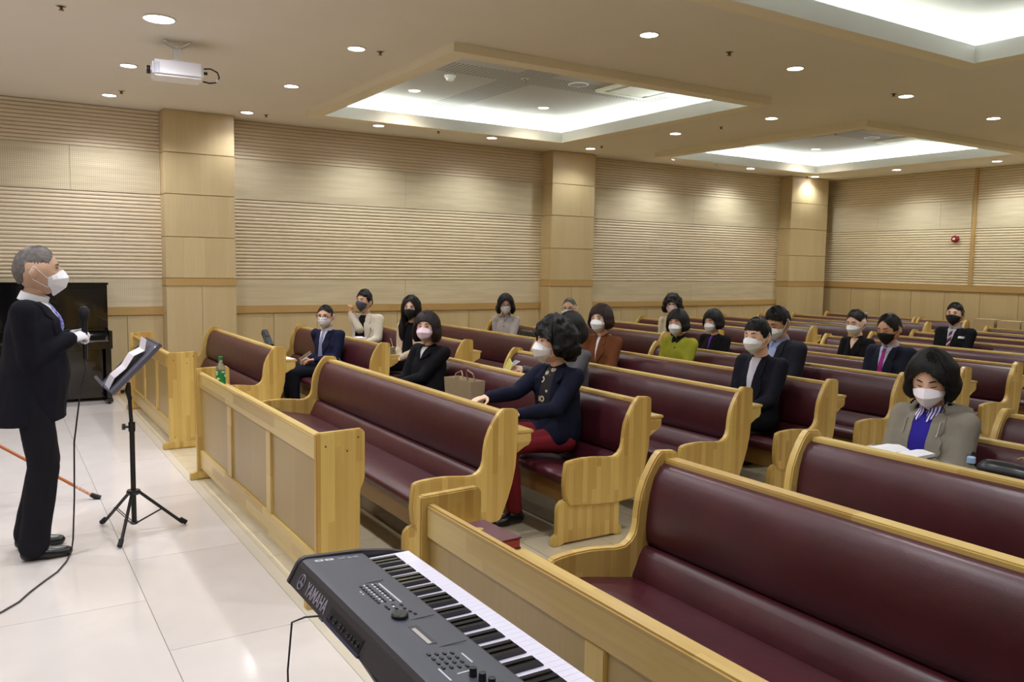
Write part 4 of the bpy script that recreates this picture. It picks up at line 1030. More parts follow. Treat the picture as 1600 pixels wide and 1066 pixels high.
    inf = dict(P=P, T=T, front=front, patch=patch, HM=HM, TR3=TR3, fwd=fwd, hands=hands, el=el, er=er, wl=wl_, wr=wr_, sh=sh, cm=cm, bvh=bvh, neck0=neck0, neck1=neck1)
    if hood:
        Pq = []
        for k in range(7):
            t = k / 6; row = []
            for j in range(26):
                a = R(50) + (2 * PI - R(100)) * j / 25; back = (1 - math.cos(a)) / 2
                rr = .074 + .080 * math.sin(PI * t) ** .8 * (.12 + .88 * back)
                zz = .935 + .020 * back + .070 * t * (1 - .3 * back) + .012 * noise.noise(Vector((a * 2, t * 3, sd)))
                row.append(T(math.sin(a) * rr * 1.15, math.cos(a) * rr * .95 - .015 - .035 * back * math.sin(PI * t), zz))
            Pq.append(row)
        Qq = [[c + (T(0, -.01, .99) - c) * .10 for c in r] for r in Pq]
        MB().shell(Pq, Qq).build('hood', cm, P, smooth=True, angle=60)
    return inf
FACE = PI / 2     # people in the pews face the front (-x)
SX = .285         # distance of the pelvis ahead of the pew's back plane
def seat(bank, r, y, top, dx=0.0, fem=False): 
    return (rowx(bank, r) - SX + dx, y, 0), top / (1.097 + 1.12 * .122)
def sit(label, bank, r, y, top, dx=0.0, **k):
    loc, s = seat(bank, r, y, top, dx); s = max(.93, min(1.075, s))
    return person(label, loc, FACE, s, **k)
WHT = (244, 247, 253)

# the preacher
pr = person('elderly man in a dark suit standing in profile with a microphone in gloved hands', (.168, 5.12, 0), -PI / 2, 1.708 / 1.679, pose='stand', hyaw=10, hpitch=-2, tyaw=-14, tone=(196, 160, 134), hair='thin', hairc=(150, 142, 138), mask=('fold', (246, 248, 255)),
            coat=(24, 24, 33), inner=(228, 230, 236), tie_mat=stripes('tie_blue', srgb(110, 100, 190), srgb(150, 160, 225), .6, 0, 1, .02), vneck=.70, collar=True, legs=(27, 27, 33), lean=3, bulk=1.06,
            wr=(.07, .185, 1.165), wl=(-.07, .195, 1.175), hr=dict(dir=(-.45, .85, .15), up=(.5, .2, .8), curl=1.35, thumb=1.0), hl=dict(dir=(.45, .85, .15), up=(-.5, .2, .8), curl=1.3, thumb=1.0), glove=True, hd=-.8)
M_mic = plain('microphone_black', srgb(20, 20, 22), .4); P = pr['P']
mc = empty('microphone', (.168 + .262, 5.12, 1.17), 0, 'black wired microphone held upright in the preacher\'s white gloves', 'microphone')
MB().lathe([(.011, -.11), (.012, -.10), (.016, .08), (.018, .105), (.001, .106)], 16).build('handle', M_mic, mc, smooth=True)
MB().lathe([(.016, .10), (.024, .115), (.029, .14), (.027, .163), (.016, .18), (.001, .185)], 18).build('mesh_head', plain('mic_grille', srgb(34, 34, 38), .5, .6, bump=.5, bscale=600), mc, smooth=True)
t = tag(MB().tube([(.425, 5.12, 1.062), (.43, 5.11, 1.0), (.395, 5.10, .86), (.36, 5.10, .60), (.352, 5.09, .30), (.338, 5.08, .06), (.325, 5.03, .008), (.29, 4.88, .006), (.24, 4.74, .006), (.17, 4.62, .006), (.11, 4.51, .006), (.06, 4.40, .006), (-.01, 4.31, .006), (-.12, 4.22, .006), (-.3, 4.18, .006)], .0045, 6).build('microphone_cable', plain('cable_grey', srgb(46, 42, 44), .5), None, smooth=True), 'thin dark microphone cable hanging from the preacher to the white floor', 'cable')

# congregation
sit('man in navy suit, glasses and white mask holding a brown book', 'L', 2, 8.55, 1.17, hyaw=16, tyaw=34, hpitch=4, tone=(206, 164, 136), hair='crew', hairc=(30, 26, 26), mask=('pleat', (244, 247, 253)), glasses=(60, 30, 28), coat=(30, 34, 58), inner=(222, 224, 236), tie=(140, 146, 176), vneck=.68, collar=True, legs=(26, 28, 38), wl=(-.13, .19, .625), wr=(.02, .21, .62), hl=dict(curl=.7, up=(0, -.6, .8)), hr=dict(curl=.6, up=(0, -.6, .8)))
sit('man in beige trench coat with grey mask, hand raised to it', 'L', 3, 9.80, 1.27, hyaw=-6, tyaw=38, hpitch=-6, tone=(212, 172, 142), hair='quiff', hairc=(20, 18, 20), mask=('cloth', (84, 86, 98)), coat=(214, 206, 190), inner=(20, 20, 22), open_coat=(.66, .075), vw=.05, legs=(40, 40, 46), bulk=1.1, wl=(-.29, .17, .60), wr=(.05, .165, .965), hr=dict(dir=(-.45, .05, .9), up=(.4, -.9, .1), curl=.9), buttons=((40, 38, 40), [(.80, -.13), (.70, -.13)]))
sit('woman with long dark hair and black mask in an open beige coat', 'L', 3, 8.42, 1.265, fem=True, hyaw=14, tyaw=36, hpitch=4, tone=(226, 190, 168), hair='long', hairc=(30, 20, 20), mask=('cloth', (22, 22, 24)), coat=(206, 186, 160), inner=(18, 18, 22), open_coat=(.62, .08), legs=(24, 24, 28))
sit('woman with brown bob and pink mask in a black coat', 'M', 2, 6.24, 1.22, fem=True, hyaw=26, tyaw=18, hpitch=-2, tone=(222, 184, 164), hair='bob', hairc=(44, 26, 24), mask=('fold', (238, 214, 228)), coat=(20, 20, 24), inner=(224, 222, 226), vneck=.86, vw=.04, legs=(24, 24, 28), bulk=1.15, hairscale=1.02, wl=(-.04, .34, .64), wr=(.12, .38, .62))
cu = sit('woman with short black curly hair in navy jacket and red trousers', 'M', 2, 4.36, 1.27, fem=True, hyaw=-24, tyaw=10, hpitch=0, tone=(222, 182, 160), hair='curly', hairc=(22, 19, 21), mask=('fold', (246, 248, 255)), coat=(24, 27, 46), inner_mat=dotted('ring_blouse', srgb(24, 22, 26), srgb(206, 190, 160), 19), open_coat=(.70, .060), vw=.050, legs=(124, 36, 44), bulk=1.12, cross=True, wl=(-.17, .40, .70), wr=(.04, .50, .775), hr=dict(dir=(-.2, 1, -.05), up=(0, .1, 1), curl=.25), hairscale=1.0, lean=2)
sit('woman with black bob in a light grey collared jacket', 'L', 5, 9.44, 1.23, fem=True, hyaw=16, tyaw=44, hpitch=12, tone=(216, 176, 156), hair='bobwide', hairc=(22, 20, 24), mask=('pleat', WHT), glasses=(90, 70, 60), closed=True, coat=(178, 172, 172), lapel=False, shirt_collar=cloth((178, 172, 172)), legs=(60, 60, 66), buttons=((60, 60, 62), [(.92, 0), (.84, 0)]))
sit('elderly man with grey hair and glasses in a tan checked blazer', 'L', 5, 7.98, 1.25, hyaw=12, tyaw=28, hpitch=2, tone=(206, 166, 138), hair='thin', hairc=(126, 124, 122), mask=('fold', WHT), glasses=(80, 74, 70), coat_mat=stripes('checked_tweed', srgb(112, 104, 84), srgb(126, 118, 98), .7, .7, .2, .03), inner=(206, 200, 216), tie=(110, 80, 160), vneck=.80, collar=True, legs=(60, 58, 56))
hd_ = sit('woman with dark hair in grey, holding a phone, mostly hidden by the curly-haired woman', 'M', 3, 5.42, 1.25, dx=-.0, fem=True, hyaw=12, hpitch=22, tone=(222, 184, 164), hair='bob', hairc=(30, 24, 26), mask=None, closed=True, coat=(92, 90, 94), lapel=False, legs=(50, 50, 56), wl=(-.10, .36, .68), wr=(.13, .40, .78), hr=dict(dir=(.05, 1, .1), up=(-.6, -.3, .7), curl=.7))
sit('woman with brown hair in a rust brown corduroy jacket', 'M', 4, 6.18, 1.265, fem=True, hyaw=0, tyaw=22, hpitch=2, tone=(226, 190, 170), hair='bobshort', hairc=(58, 32, 26), mask=('fold', WHT), coat=(106, 62, 36), inner=(222, 220, 222), vneck=.72, vw=.022, collar=False, legs=(40, 40, 48), bulk=1.08, buttons=((60, 30, 20), [(.80, -.10), (.80, .10)]))
sit('woman with wavy black hair, glasses and pink mask in a light blazer', 'L', 7, 8.20, 1.265, fem=True, hyaw=12, tyaw=28, hpitch=2, tone=(222, 184, 162), hair='curlymed', hairc=(28, 22, 24), mask=('pleat', (238, 210, 222)), glasses=(70, 40, 40), coat=(206, 196, 174), inner_mat=dotted('flecked_blouse', srgb(28, 28, 32), srgb(190, 190, 190), 60, False), open_coat=(.66, .055), legs=(40, 40, 46))
sit('woman in a lime green jacket with eyes closed', 'M', 5, 6.08, 1.21, fem=True, hyaw=8, tyaw=12, hpitch=6, tone=(216, 170, 146), hair='bobshort', hairc=(28, 22, 22), mask=('fold', WHT), closed=True, coat=(152, 153, 48), inner=(24, 24, 28), vneck=.93, vw=.045, lapel=False, shirt_collar=cloth((24, 24, 28)), legs=(40, 40, 40), bulk=1.12, buttons=((50, 48, 30), [(.88, -.02)]))
sit('woman in black jacket with a purple lanyard', 'M', 6, 6.44, 1.178, fem=True, hyaw=-2, tyaw=8, hpitch=10, tone=(224, 178, 160), hair='bobshort', hairc=(24, 22, 24), mask=('fold', WHT), closed=True, coat=(24, 22, 24), inner=(110, 60, 180), vneck=.76, vw=.024, legs=(30, 30, 34), bulk=1.1)
sit('young man in dark suit and striped white shirt, white mask', 'M', 4, 4.26, 1.262, hyaw=4, tyaw=4, hpitch=6, tone=(222, 182, 160), hair='fringe_m', hairc=(22, 20, 22), mask=('fold', WHT), closed=True, coat=(28, 29, 40), inner_mat=stripes('shirt_stripes', srgb(216, 214, 224), srgb(176, 172, 192), 1, .3, 0, .012, .7), vneck=.56, vw=.050, collar=True, legs=(26, 28, 36), lapel=True, hd=1.0)
sit('man in dark suit with blue shirt, head bowed, white mask', 'M', 5, 4.80, 1.32, hyaw=2, hpitch=26, tone=(196, 152, 124), hair='short', hairc=(22, 20, 22), mask=('fold', WHT), closed=True, coat=(40, 42, 52), inner=(168, 182, 226), vneck=.66, vw=.05, collar=True, legs=(34, 35, 42), bulk=1.12, lean=4)
sit('woman in black with hair tied back, reading, white mask', 'M', 7, 5.27, 1.235, fem=True, hyaw=4, hpitch=16, tone=(228, 190, 170), hair='tied', hairc=(44, 32, 30), mask=('fold', WHT), closed=True, coat=(22, 22, 24), bare=.86, legs=(26, 26, 30), bun=True)
sit('balding man in navy suit with magenta tie and black mask', 'M', 6, 4.35, 1.262, hyaw=-2, hpitch=18, tone=(206, 160, 134), hair='recede', hairc=(28, 24, 24), mask=('cloth', (18, 18, 20)), closed=True, coat=(32, 34, 50), inner=(200, 200, 228), tie=(160, 44, 140), vneck=.64, vw=.055, collar=True, legs=(30, 31, 40), bulk=1.05)
ho = sit('woman in grey hooded coat over a bright blue sweater', 'R', 3, 2.30, 1.235, dx=.03, fem=True, hyaw=16, hpitch=20, tone=(224, 184, 164), hair='perm', hairc=(22, 20, 22), mask=('fold', (246, 240, 250)), closed=True, coat=(140, 134, 122), inner=(50, 40, 150), open_coat=(.66, .045), vw=.05, lapel=True, hood=True, legs=(50, 50, 56), bulk=1.22, wl=(-.10, .28, .74), wr=(.13, .28, .74), shirt_collar=stripes('striped_collar', srgb(60, 40, 150), srgb(232, 228, 244), 1, .25, .2, .014), hairscale=1.04)
bd = sit('man in black suit with striped tie, white name badge and black mask', 'M', 9, 5.42, 1.275, hyaw=12, hpitch=0, tone=(222, 180, 156), hair='short', hairc=(20, 18, 20), mask=('cloth', (22, 22, 26)), coat=(24, 24, 28), inner=(206, 208, 222), tie_mat=stripes('tie_striped', srgb(96, 30, 60), srgb(214, 210, 220), .7, 0, .7, .05, .72), vneck=.70, vw=.05, collar=True, legs=(26, 26, 30), bulk=1.05)
# badge and details
bd['patch']('name_badge', [(.885, -.145, -.085), (.862, -.145, -.085)], plain('badge_white', srgb(225, 225, 228), .4), .012, 4, .004)
Mp = plain('patch_grey', srgb(96, 92, 84), .8)
p_ = ho['sh'][0].lerp(ho['el'], .52) + Vector((-.055, .02, .0)); 
Mx = frame_M(p_, Vector((0, 1, 0)), Vector((0, 0, 1)), Vector((-1, 0, 0)).normalized())
b = MB(); b.lathe([(.026, 0), (.026, .014), (.022, .015), (.022, 0)], 20, M=Mx); b.box(-.012, .012, -.004, .004, 0, .015, M=Mx); b.box(-.004, .004, -.014, .014, 0, .015, M=Mx); b.build('sleeve_emblem', Mp, ho['P'])
for q in (-1, 1): ho['patch']('drawcord', [(.93 - .01 * k, q * .085 - .002, q * .085 + .002) for k in range(8)], plain('cord_grey', srgb(170, 166, 156), .6), .020, 2, .004)
print('people', time.time() - T0)

# ------------------------------------------------------------------ small things
# music stand
SX0, SY0 = .672, 5.24
t = empty('music_stand', (SX0, SY0, 0), 0, 'black folding music stand with grey desk and tripod feet', 'music stand')
MB().tube([(0, 0, .055), (0, 0, .64)], .0145, 12).build('lower_tube', M_black, t, smooth=True)
MB().tube([(0, 0, .60), (-.012, 0, .90)], .011, 12).build('upper_tube', M_black, t, smooth=True)
MB().tube([(0, 0, .61), (0, 0, .665)], .019, 12).tube([(0, 0, .635), (-.045, -.0, .64)], .007, 8).build('clamp', M_black, t, smooth=True)
MB().tube([(-.035, 0, .64), (-.052, 0, .641)], .019, 14).build('knob', M_black, t, smooth=True)
MB().tube([(-.006, 0, .80), (-.02, 0, .855), (-.012, 0, .885)], .014, 10).tube([(-.035, 0, .847), (-.055, 0, .846)], .011, 10).build('tilt_joint', M_black, t, smooth=True)
MB().lathe([(.012, .225), (.032, .232), (.040, .246), (.036, .258), (.012, .262)], 14).build('collar', M_black, t, smooth=True)
MB().lathe([(.012, .05), (.022, .055), (.022, .066), (.012, .07)], 14).build('lower_collar', M_black, t, smooth=True)
for fx, fy in ((-.150, .255), (-.112, -.265), (.292, .010)):
    d = Vector((fx, fy, 0)).normalized(); lg = MB().tube([d * .03 + Vector((0, 0, .243)), Vector((fx, fy, .016)) - d * .02], .0095, 8).build('leg', M_black, t, smooth=True)
    MB().tube([Vector((fx, fy, .022)) - d * .035 + Vector((0, 0, .018)), Vector((fx, fy, .014))], .0145, 10).build('rubber_foot', plain('rubber', srgb(14, 14, 15), .7), lg, smooth=True)
    md_ = (d * .03 + Vector((0, 0, .243))).lerp(Vector((fx, fy, .02)), .52)
    s_ = Vector((-d.y, d.x, 0)) * .007; MB().tube([d * .02 + s_ + Vector((0, 0, .06)), md_ + s_], .0028, 6).tube([d * .02 - s_ + Vector((0, 0, .06)), md_ - s_], .0028, 6).build('brace', M_black, t, smooth=True)
# desk: from lower edge (.545,.87) to top edge (.80,1.135)
dx_ = Vector((.255, 0, .265)).normalized(); nx_ = Vector((-dx_.z, 0, dx_.x)); DM = frame_M(Vector((.548 - SX0, 0, .872)), dx_, Vector((0, 1, 0)), nx_)
M_desk = plain('desk_grey', srgb(84, 84, 98), .45)
MB().box(.0, .368, -.23, .23, -.004, .004, M=DM).build('desk', M_desk, t)
MB().box(.0, .368, .226, .232, -.012, .010, M=DM).box(.0, .368, -.232, -.226, -.012, .010, M=DM).box(.362, .37, -.23, .23, -.012, .010, M=DM).build('desk_edge', M_desk, t)
MB().box(-.004, .002, -.21, .21, -.004, .062, M=DM).box(-.004, .012, -.21, .21, .058, .064, M=DM).build('ledge', M_desk, t)
MB().box(.335, .345, -.20, -.17, .004, .0055, M=DM).build('slot', M_paper, t)
# sheet with folds
Pq = []
for k, (a, h_) in enumerate([(.004, .008), (.07, .030), (.15, .022), (.23, .040), (.29, .018), (.345, .055)]): Pq.append([DM @ Vector((a, y, h_ + .004 * math.sin(y * 30))) for y in (-.10, -.03, .04, .11)])
Qq = [[p + nx_ * -.0012 for p in r] for r in Pq]
o = MB().shell(Pq, Qq).build('sheet_of_notes', plain('paper_pinkish', srgb(236, 228, 236), .7, var=.03, vscale=40), None); o.location = (SX0, SY0, 0); tag(o, 'folded white sheet of notes lying on the music stand desk', 'paper')

# keyboard
KX, KY = .745, 2.392   # rear edge x, far end y ; local u = away from rear (+x), v = along -y
t = empty('keyboard', (KX, KY, .70), 0, 'grey digital keyboard with white keys seen from its back corner', 'keyboard')
M_kb = plain('keyboard_grey', srgb(64, 68, 78), .42, bump=.05, bscale=900); M_kb2 = plain('keyboard_dark', srgb(48, 46, 51), .45)
KL = 1.32
prof = [(-.008, -.045), (-.021, -.036), (.007, .016), (.016, .026), (.030, .030), (.205, .018), (.205, -.022), (.365, -.022), (.368, -.045)]
MB().prism(prof, -KL + .022, -.022).build('body', M_kb, t, smooth=True, angle=30)
cap = [(-.006, -.047), (-.024, -.038), (-.025, -.034), (.004, .018), (.014, .029), (.030, .034), (.20, .026), (.30, .010), (.366, -.008), (.372, -.018), (.370, -.047)]
for a, b in ((-.022, 0), (-KL, -KL + .022)): MB().prism(cap, a, b).build('end_cap', M_kb2, t, bevel=.004)
MB().prism([(-.0225, -.037), (.006, .0165), (.015, .0268), (.017, .024), (.009, .014), (-.017, -.036)], -KL + .024, -.024).build('rear_panel', M_kb2, t)
KW = (KL - .060) / 52; M_wk = plain('white_key', srgb(222, 220, 238), .25, coat=.3); M_bk = plain('black_key', srgb(16, 16, 19), .2)
kme = MB().box(0, .152, -KW + .0004, -.0004, -.020, 0).mesh('white_key'); bkp = MB().prism([(0, -.01), (0, .0125), (.088, .0115), (.097, .003), (.100, -.01)], -.0066, .0066).mesh('black_key')
kme.materials.append(M_wk); bkp.materials.append(M_bk)
for k in range(52):
    o = bpy.data.objects.new('white_key', kme); COL.objects.link(o); o.parent = t; o.location = (.210, -.030 - k * KW, 0)
seq = 'CBAGFED'
for k in range(51):
    a, b_ = seq[k % 7], seq[(k + 1) % 7]
    if (a, b_) in (('C', 'B'), ('F', 'E')): continue
    o = bpy.data.objects.new('black_key', bkp); COL.objects.link(o); o.parent = t; o.location = (.2085, -.030 - (k + 1) * KW, 0)
MB().box(.203, .2085, -KL + .022, -.022, -.02, .0175).build('key_slip', M_black, t)
M_btn = plain('button_black', srgb(26, 26, 30), .4); M_mark = plain('print_light', srgb(196, 196, 206), .5)
def on_panel(u): return .030 - (u - .030) * (.012 / .175)
def ctl(name, u, v, su, sv, h, mat):
    z = on_panel(u); return MB().box(u - su / 2, u + su / 2, -v - sv / 2, -v + sv / 2, z - .001, z + h).build(name, mat, t)
for i in range(8):
    ctl('button', .092, .300 + i * .0175, .006, .010, .0025, M_btn)
    for u in (.112, .136): ctl('button', u, .295 + i * .0175, .005, .011, .0025, M_btn); ctl('lit_button', u - .0075, .295 + i * .0175, .0055, .0085, .0015, M_mark)
z = on_panel(.150); ctl('title_strip', .150, .365, .005, .15, .0006, M_mark)
for v in (.335, .352): ctl('lit_button', .078, v, .004, .009, .001, M_mark)
for u, v in ((.122, .452), (.142, .458), (.100, .456), (.120, .476), (.140, .482), (.100, .470), (.145, .505), (.150, .525)): ctl('button', u, v, .006, .010, .003, M_btn)
ctl('lit_button', .118, .462, .006, .009, .002, M_mark)
MB().lathe([(.022, 0), (.022, .009), (.019, .012), (.001, .011)], 24, M=Matrix.Translation((.105, -.530, on_panel(.105)))).build('data_dial', M_btn, t, smooth=True)
z = on_panel(.105); MB().box(.088, .122, -.705, -.592, z - .002, z + .0006).build('display_frame', M_kb2, t); MB().box(.100, .111, -.700, -.608, z, z + .0012).build('display', plain('lcd', srgb(176, 174, 172), .2), t)
for i in range(4):
    for j in range(4): ctl('button', .075 + j * .018, .755 + i * .024 + j * .004, .006, .011, .003, M_btn)
ctl('title_strip', .150, .80, .004, .05, .0006, M_mark); ctl('title_strip', .064, .855, .004, .06, .0006, M_mark); ctl('title_strip', .100, .862, .05, .004, .0006, M_mark)
for (u0, u1, v) in ((.06, .19, .555), (.05, .19, .725), (.06, .17, .275)): ctl('panel_line', (u0 + u1) / 2, v, u1 - u0, .0016, .0004, M_kb2).rotation_euler = (0, math.atan(.012 / .175), 0) if False else (0, 0, 0)
for i in range(4): MB().lathe([(.009, 0), (.008, .020), (.001, .021)], 14, M=Matrix.Translation((.118 + .006 * i, -(.885 + i * .030), on_panel(.12)))).build('knob', M_btn, t, smooth=True)
# slanted rear face: origin at its lower edge, x along -y, y up the face
lo = Vector((-.0225, 0, -.037)); hi = Vector((.006, 0, .0165)); axu = (hi - lo).normalized(); axv = Vector((0, -1, 0)); nrm = axv.cross(axu)
if nrm.x > 0: nrm = -nrm
def rear(v, s, off=0.0): return frame_M(lo + axu * s + Vector((0, -v, 0)) + nrm * off, axv, axu, axv.cross(axu))
sg = 1 if axv.cross(axu).dot(nrm) > 0 else -1
MB().box(.335, .56, .006, .042, -.001, .0022, M=rear(0, 0)).build('jack_recess', plain('recess_dark', srgb(16, 16, 20), .6), t)
MB().box(.325, .57, .0, .008, -.001, .006, M=rear(0, 0)).build('recess_lip', plain('recess_lip', srgb(50, 52, 84), .35), t)
for v in (.355, .39, .425, .445, .48, .50, .52, .545): MB().lathe([(.007, .001), (.007, .006), (.004, .007), (.001, .003)], 12, M=rear(v, .024)).build('jack', M_black, t)
def text_mesh(s, name, W_, H_):
    cu_ = bpy.data.curves.new('t', 'FONT'); cu_.body = s; cu_.size = 1; cu_.extrude = .012; cu_.offset = .012
    o = bpy.data.objects.new('t', cu_); me = evaluated(o); me.name = name
    xs_ = [v.co.x for v in me.vertices]; ys_ = [v.co.y for v in me.vertices]
    for v in me.vertices: v.co.x = (v.co.x - min(xs_)) / (max(xs_) - min(xs_)) * W_; v.co.y = (v.co.y - min(ys_)) / (max(ys_) - min(ys_)) * H_; v.co.z *= .05
    GARB.append(o); GARB.append(cu_); return me
M_silver = plain('logo_silver', srgb(150, 143, 160), .35)
o = link('rear_lettering', text_mesh('YAMAHA', 'brand_lettering', .165, .036), M_silver, t); o.matrix_local = rear(.142, .012, .0004 + .0006)
EM = rear(.095, .031, .001); b = MB()
b.tube([EM @ Vector((.021 * math.cos(a), .021 * math.sin(a), .0006)) for a in [2 * PI * k / 28 for k in range(29)]], .0013, 5, cap=False)
for k in range(3):
    Rm = EM @ Matrix.Rotation(R(90 + 120 * k), 4, 'Z'); b.box(-.006, .008, -.0008, .0008, 0, .0016, M=Rm); b.box(.008, .019, .0018, .0032, 0, .0016, M=Rm); b.box(.008, .019, -.0032, -.0018, 0, .0016, M=Rm); b.box(.007, .0085, -.0032, .0032, 0, .0016, M=Rm)
b.build('rear_emblem', M_silver, t)
pn = Vector((.012, 0, .175)).normalized(); px_ = Vector((-.175, 0, .012)).normalized()
for s_, x0, W_, mt in (('MX', .180, .070, plain('print_dim', srgb(140, 142, 152), .5)), ('88', .104, .060, M_mark)):
    o = link('model_lettering', text_mesh(s_, 'model_lettering', W_, .017), mt, t)
    o.matrix_local = frame_M(Vector((x0, -.045, on_panel(x0) + .0006)), px_, Vector((0, -1, 0)), pn)
kst = empty('keyboard_stand', (KX + .19, KY - KL / 2, 0), 0, 'dark metal stand under the grey keyboard', 'stand')
for y in (-.25, .16):
    MB().tube([(-.20, y, .02), (.17, y, .630)], .014, 8).build('leg', M_black, kst, smooth=True); MB().tube([(.19, y, .02), (-.17, y, .630)], .014, 8).build('leg', M_black, kst, smooth=True)
    MB().box(-.14, .17, y - .02, y + .02, .628, .654).build('support_arm', M_black, kst)
for x in (-.20, .19): MB().tube([(x, -.27, .016), (x, .18, .016)], .015, 8).build('floor_bar', M_black, kst, smooth=True)
MB().tube([(0, -.25, .31), (0, .16, .31)], .011, 8).build('cross_bar', M_black, kst, smooth=True)
MB().box(KX + .0, KX + .035, KY - .245, KY - .215, .625, .654).build('plug', M_black, None); bpy.data.objects['plug.001' if 'plug.001' in bpy.data.objects else 'plug'].name = 'adapter_plug'
o = bpy.data.objects['adapter_plug']; tag(o, 'small black power plug under the far end of the keyboard', 'plug')
tag(MB().tube([(KX + .002, KY - .225, .635), (KX - .03, KY - .19, .625), (KX - .055, KY - .15, .60), (KX - .062, KY - .13, .45), (KX - .055, KY - .12, .25), (KX - .03, KY - .1, .06), (KX + .0, KY - .1, .006), (KX + .10, KY - .16, .006), (KX + .2, KY - .5, .006)], .003, 6).build('power_cord', M_black, None, smooth=True), 'thin black cord dropping from the keyboard to the floor', 'cable')

# upright piano
t = empty('upright_piano', (.36, 10.70, 0), 0, 'glossy black upright piano against the ribbed wall behind the preacher', 'piano')
M_pi = plain('piano_black', srgb(12, 12, 13), .08, coat=.6); hw = .75
MB().box(-hw, hw, -.33, 0, .04, 1.32).build('cabinet', M_pi, t, bevel=.004)
MB().box(-hw - .012, hw + .012, -.345, 0, 1.32, 1.345).build('lid', M_pi, t, bevel=.004)
for s in (-1, 1):
    MB().box(s * hw - .02 if s > 0 else -hw - .012, hw + .012 if s > 0 else -hw + .02, -.60, -.33, .62, .82).build('key_block', M_pi, t, bevel=.004)
    MB().box((hw - .05) if s > 0 else -hw, hw if s > 0 else -hw + .05, -.57, -.50, .06, .62).build('leg', M_pi, t, bevel=.004)
    MB().box((hw - .06) if s > 0 else -hw - .005, hw + .005 if s > 0 else -hw + .06, -.60, -.0, .02, .06).build('toe', M_pi, t)
    for y in (-.55, -.06): MB().lathe([(.02, -.012), (.02, .012)], 10, M=Matrix.Translation((s * (hw - .03), y, .022)) @ Matrix.Rotation(PI / 2, 4, 'Y')).build('caster', plain('brass', srgb(150, 120, 60), .3, .9), t)
MB().box(-hw + .02, hw - .02, -.60, -.33, .62, .68).build('keybed', M_pi, t, bevel=.003)
MB().prism([(-.595, .68), (-.595, .705), (-.44, .80), (-.33, .80), (-.33, .68)], -hw + .02, hw - .02)
fb = MB(); fb.v = [(x, y, z) for x in (-hw + .02, hw - .02) for y, z in ((-.59, .68), (-.59, .70), (-.46, .79), (-.33, .80), (-.33, .68))]; fb.f = [(0, 5, 6, 1), (1, 6, 7, 2), (2, 7, 8, 3), (3, 8, 9, 4), (4, 9, 5, 0), (0, 1, 2, 3, 4), (9, 8, 7, 6, 5)]; fb.build('fallboard', M_pi, t, bevel=.003)
MB().box(-hw + .05, hw - .05, -.345, -.33, .15, .58).build('lower_panel', M_pi, t, bevel=.003)
MB().box(-hw + .05, hw - .05, -.345, -.33, .86, 1.28).build('upper_panel', M_pi, t, bevel=.003)
MB().box(-hw + .03, hw - .03, -.39, -.33, .82, .832).build('music_shelf', M_pi, t)
for k in (-1, 0, 1): MB().box(k * .09 - .02, k * .09 + .02, -.42, -.33, .075, .09).build('pedal', plain('brass', srgb(150, 120, 60), .3, .9), t)

# walking cane leaning on a chair at the left edge
ch = empty('side_chair', (-.42, 6.12, 0), R(8), 'chair with a red padded seat just outside the left edge, its edge showing', 'chair')
M_redpad = plain('red_vinyl', srgb(170, 40, 62), .4)
MB().box(-.23, .23, -.23, .23, .41, .47).build('seat', M_redpad, ch, bevel=.02); MB().box(-.23, .23, .20, .25, .55, .88).build('backrest', M_redpad, ch, bevel=.02)
for x in (-.2, .2):
    for y in (-.2, .2): MB().tube([(x, y, 0), (x, y, .42 if y < 0 else .85)], .012, 8).build('leg', M_metal, ch, smooth=True)
cn = empty('walking_cane', (.571, 6.115, 0), 0, 'reddish wooden walking cane with a black rubber tip, slanting behind the preacher', 'cane')
A = Vector((-.02, -.01, .012)); B = Vector((-.575, .16, .40)); 
d = B - A; Bx = A + d * 1.13
MB().tube([A, A + d * .5, Bx, Bx + Vector((-.05, .012, .05)), Bx + Vector((-.10, .02, .04)), Bx + Vector((-.12, .025, -.01))], .0105, 10).build('shaft', plain('cane_wood', srgb(176, 100, 48), .3), cn, smooth=True)
MB().tube([Vector((.004, -.012, .002)), A + d * .055], [.021, .0145], 10).build('rubber_tip', plain('rubber', srgb(14, 14, 15), .7), cn, smooth=True)
MB().tube([A + d * .06, A + d * .22], .0112, 10).build('label_band', plain('band_pale', srgb(206, 160, 140), .4, var=.4, vscale=60), cn, smooth=True)

# green bottle on the middle barrier shelf
bt = empty('soda_bottle', (1.375, 6.10, .706), 0, 'clear plastic bottle with green label and green cap on barrier shelf', 'bottle')
M_clear = plain('clear_plastic', srgb(214, 226, 214), .08, trans=.85); M_green = plain('green_cap', srgb(20, 120, 66), .35)
def bottle_prof(r, h): return [(r * .8, 0), (r, .012), (r, h * .30), (r * .93, h * .5), (r, h * .62), (r * .96, h * .72), (r * .5, h * .87), (r * .40, h * .90), (r * .40, h)]
MB().lathe(bottle_prof(.033, .205), 20).build('bottle', M_clear, bt, smooth=True, angle=60); MB().lathe([(.0145, .203), (.0145, .224), (.012, .226), (.001, .226)], 16).build('cap', M_green, bt, smooth=True)
nt = NT('green_label'); tc = nt.n('ShaderNodeTexCoord'); no = nt.n('ShaderNodeTexNoise', i_Scale=28.0, i_Detail=1.0); nt.l(tc.outputs['Object'], no.inputs['Vector']); rp = ramp(nt, [(.0, srgb(16, 110, 60)), (.56, srgb(20, 124, 66)), (.60, srgb(225, 240, 225)), (.68, srgb(170, 215, 70)), (.74, srgb(20, 124, 66))]); nt.l(no.outputs['Fac'], rp.inputs[0]); nt.l(rp.outputs[0], nt.b.inputs['Base Color'])
MB().lathe([(.0338, .035), (.0338, .10), (.0325, .125), (.033, .035)], 20).build('label', nt.m, bt, smooth=True)
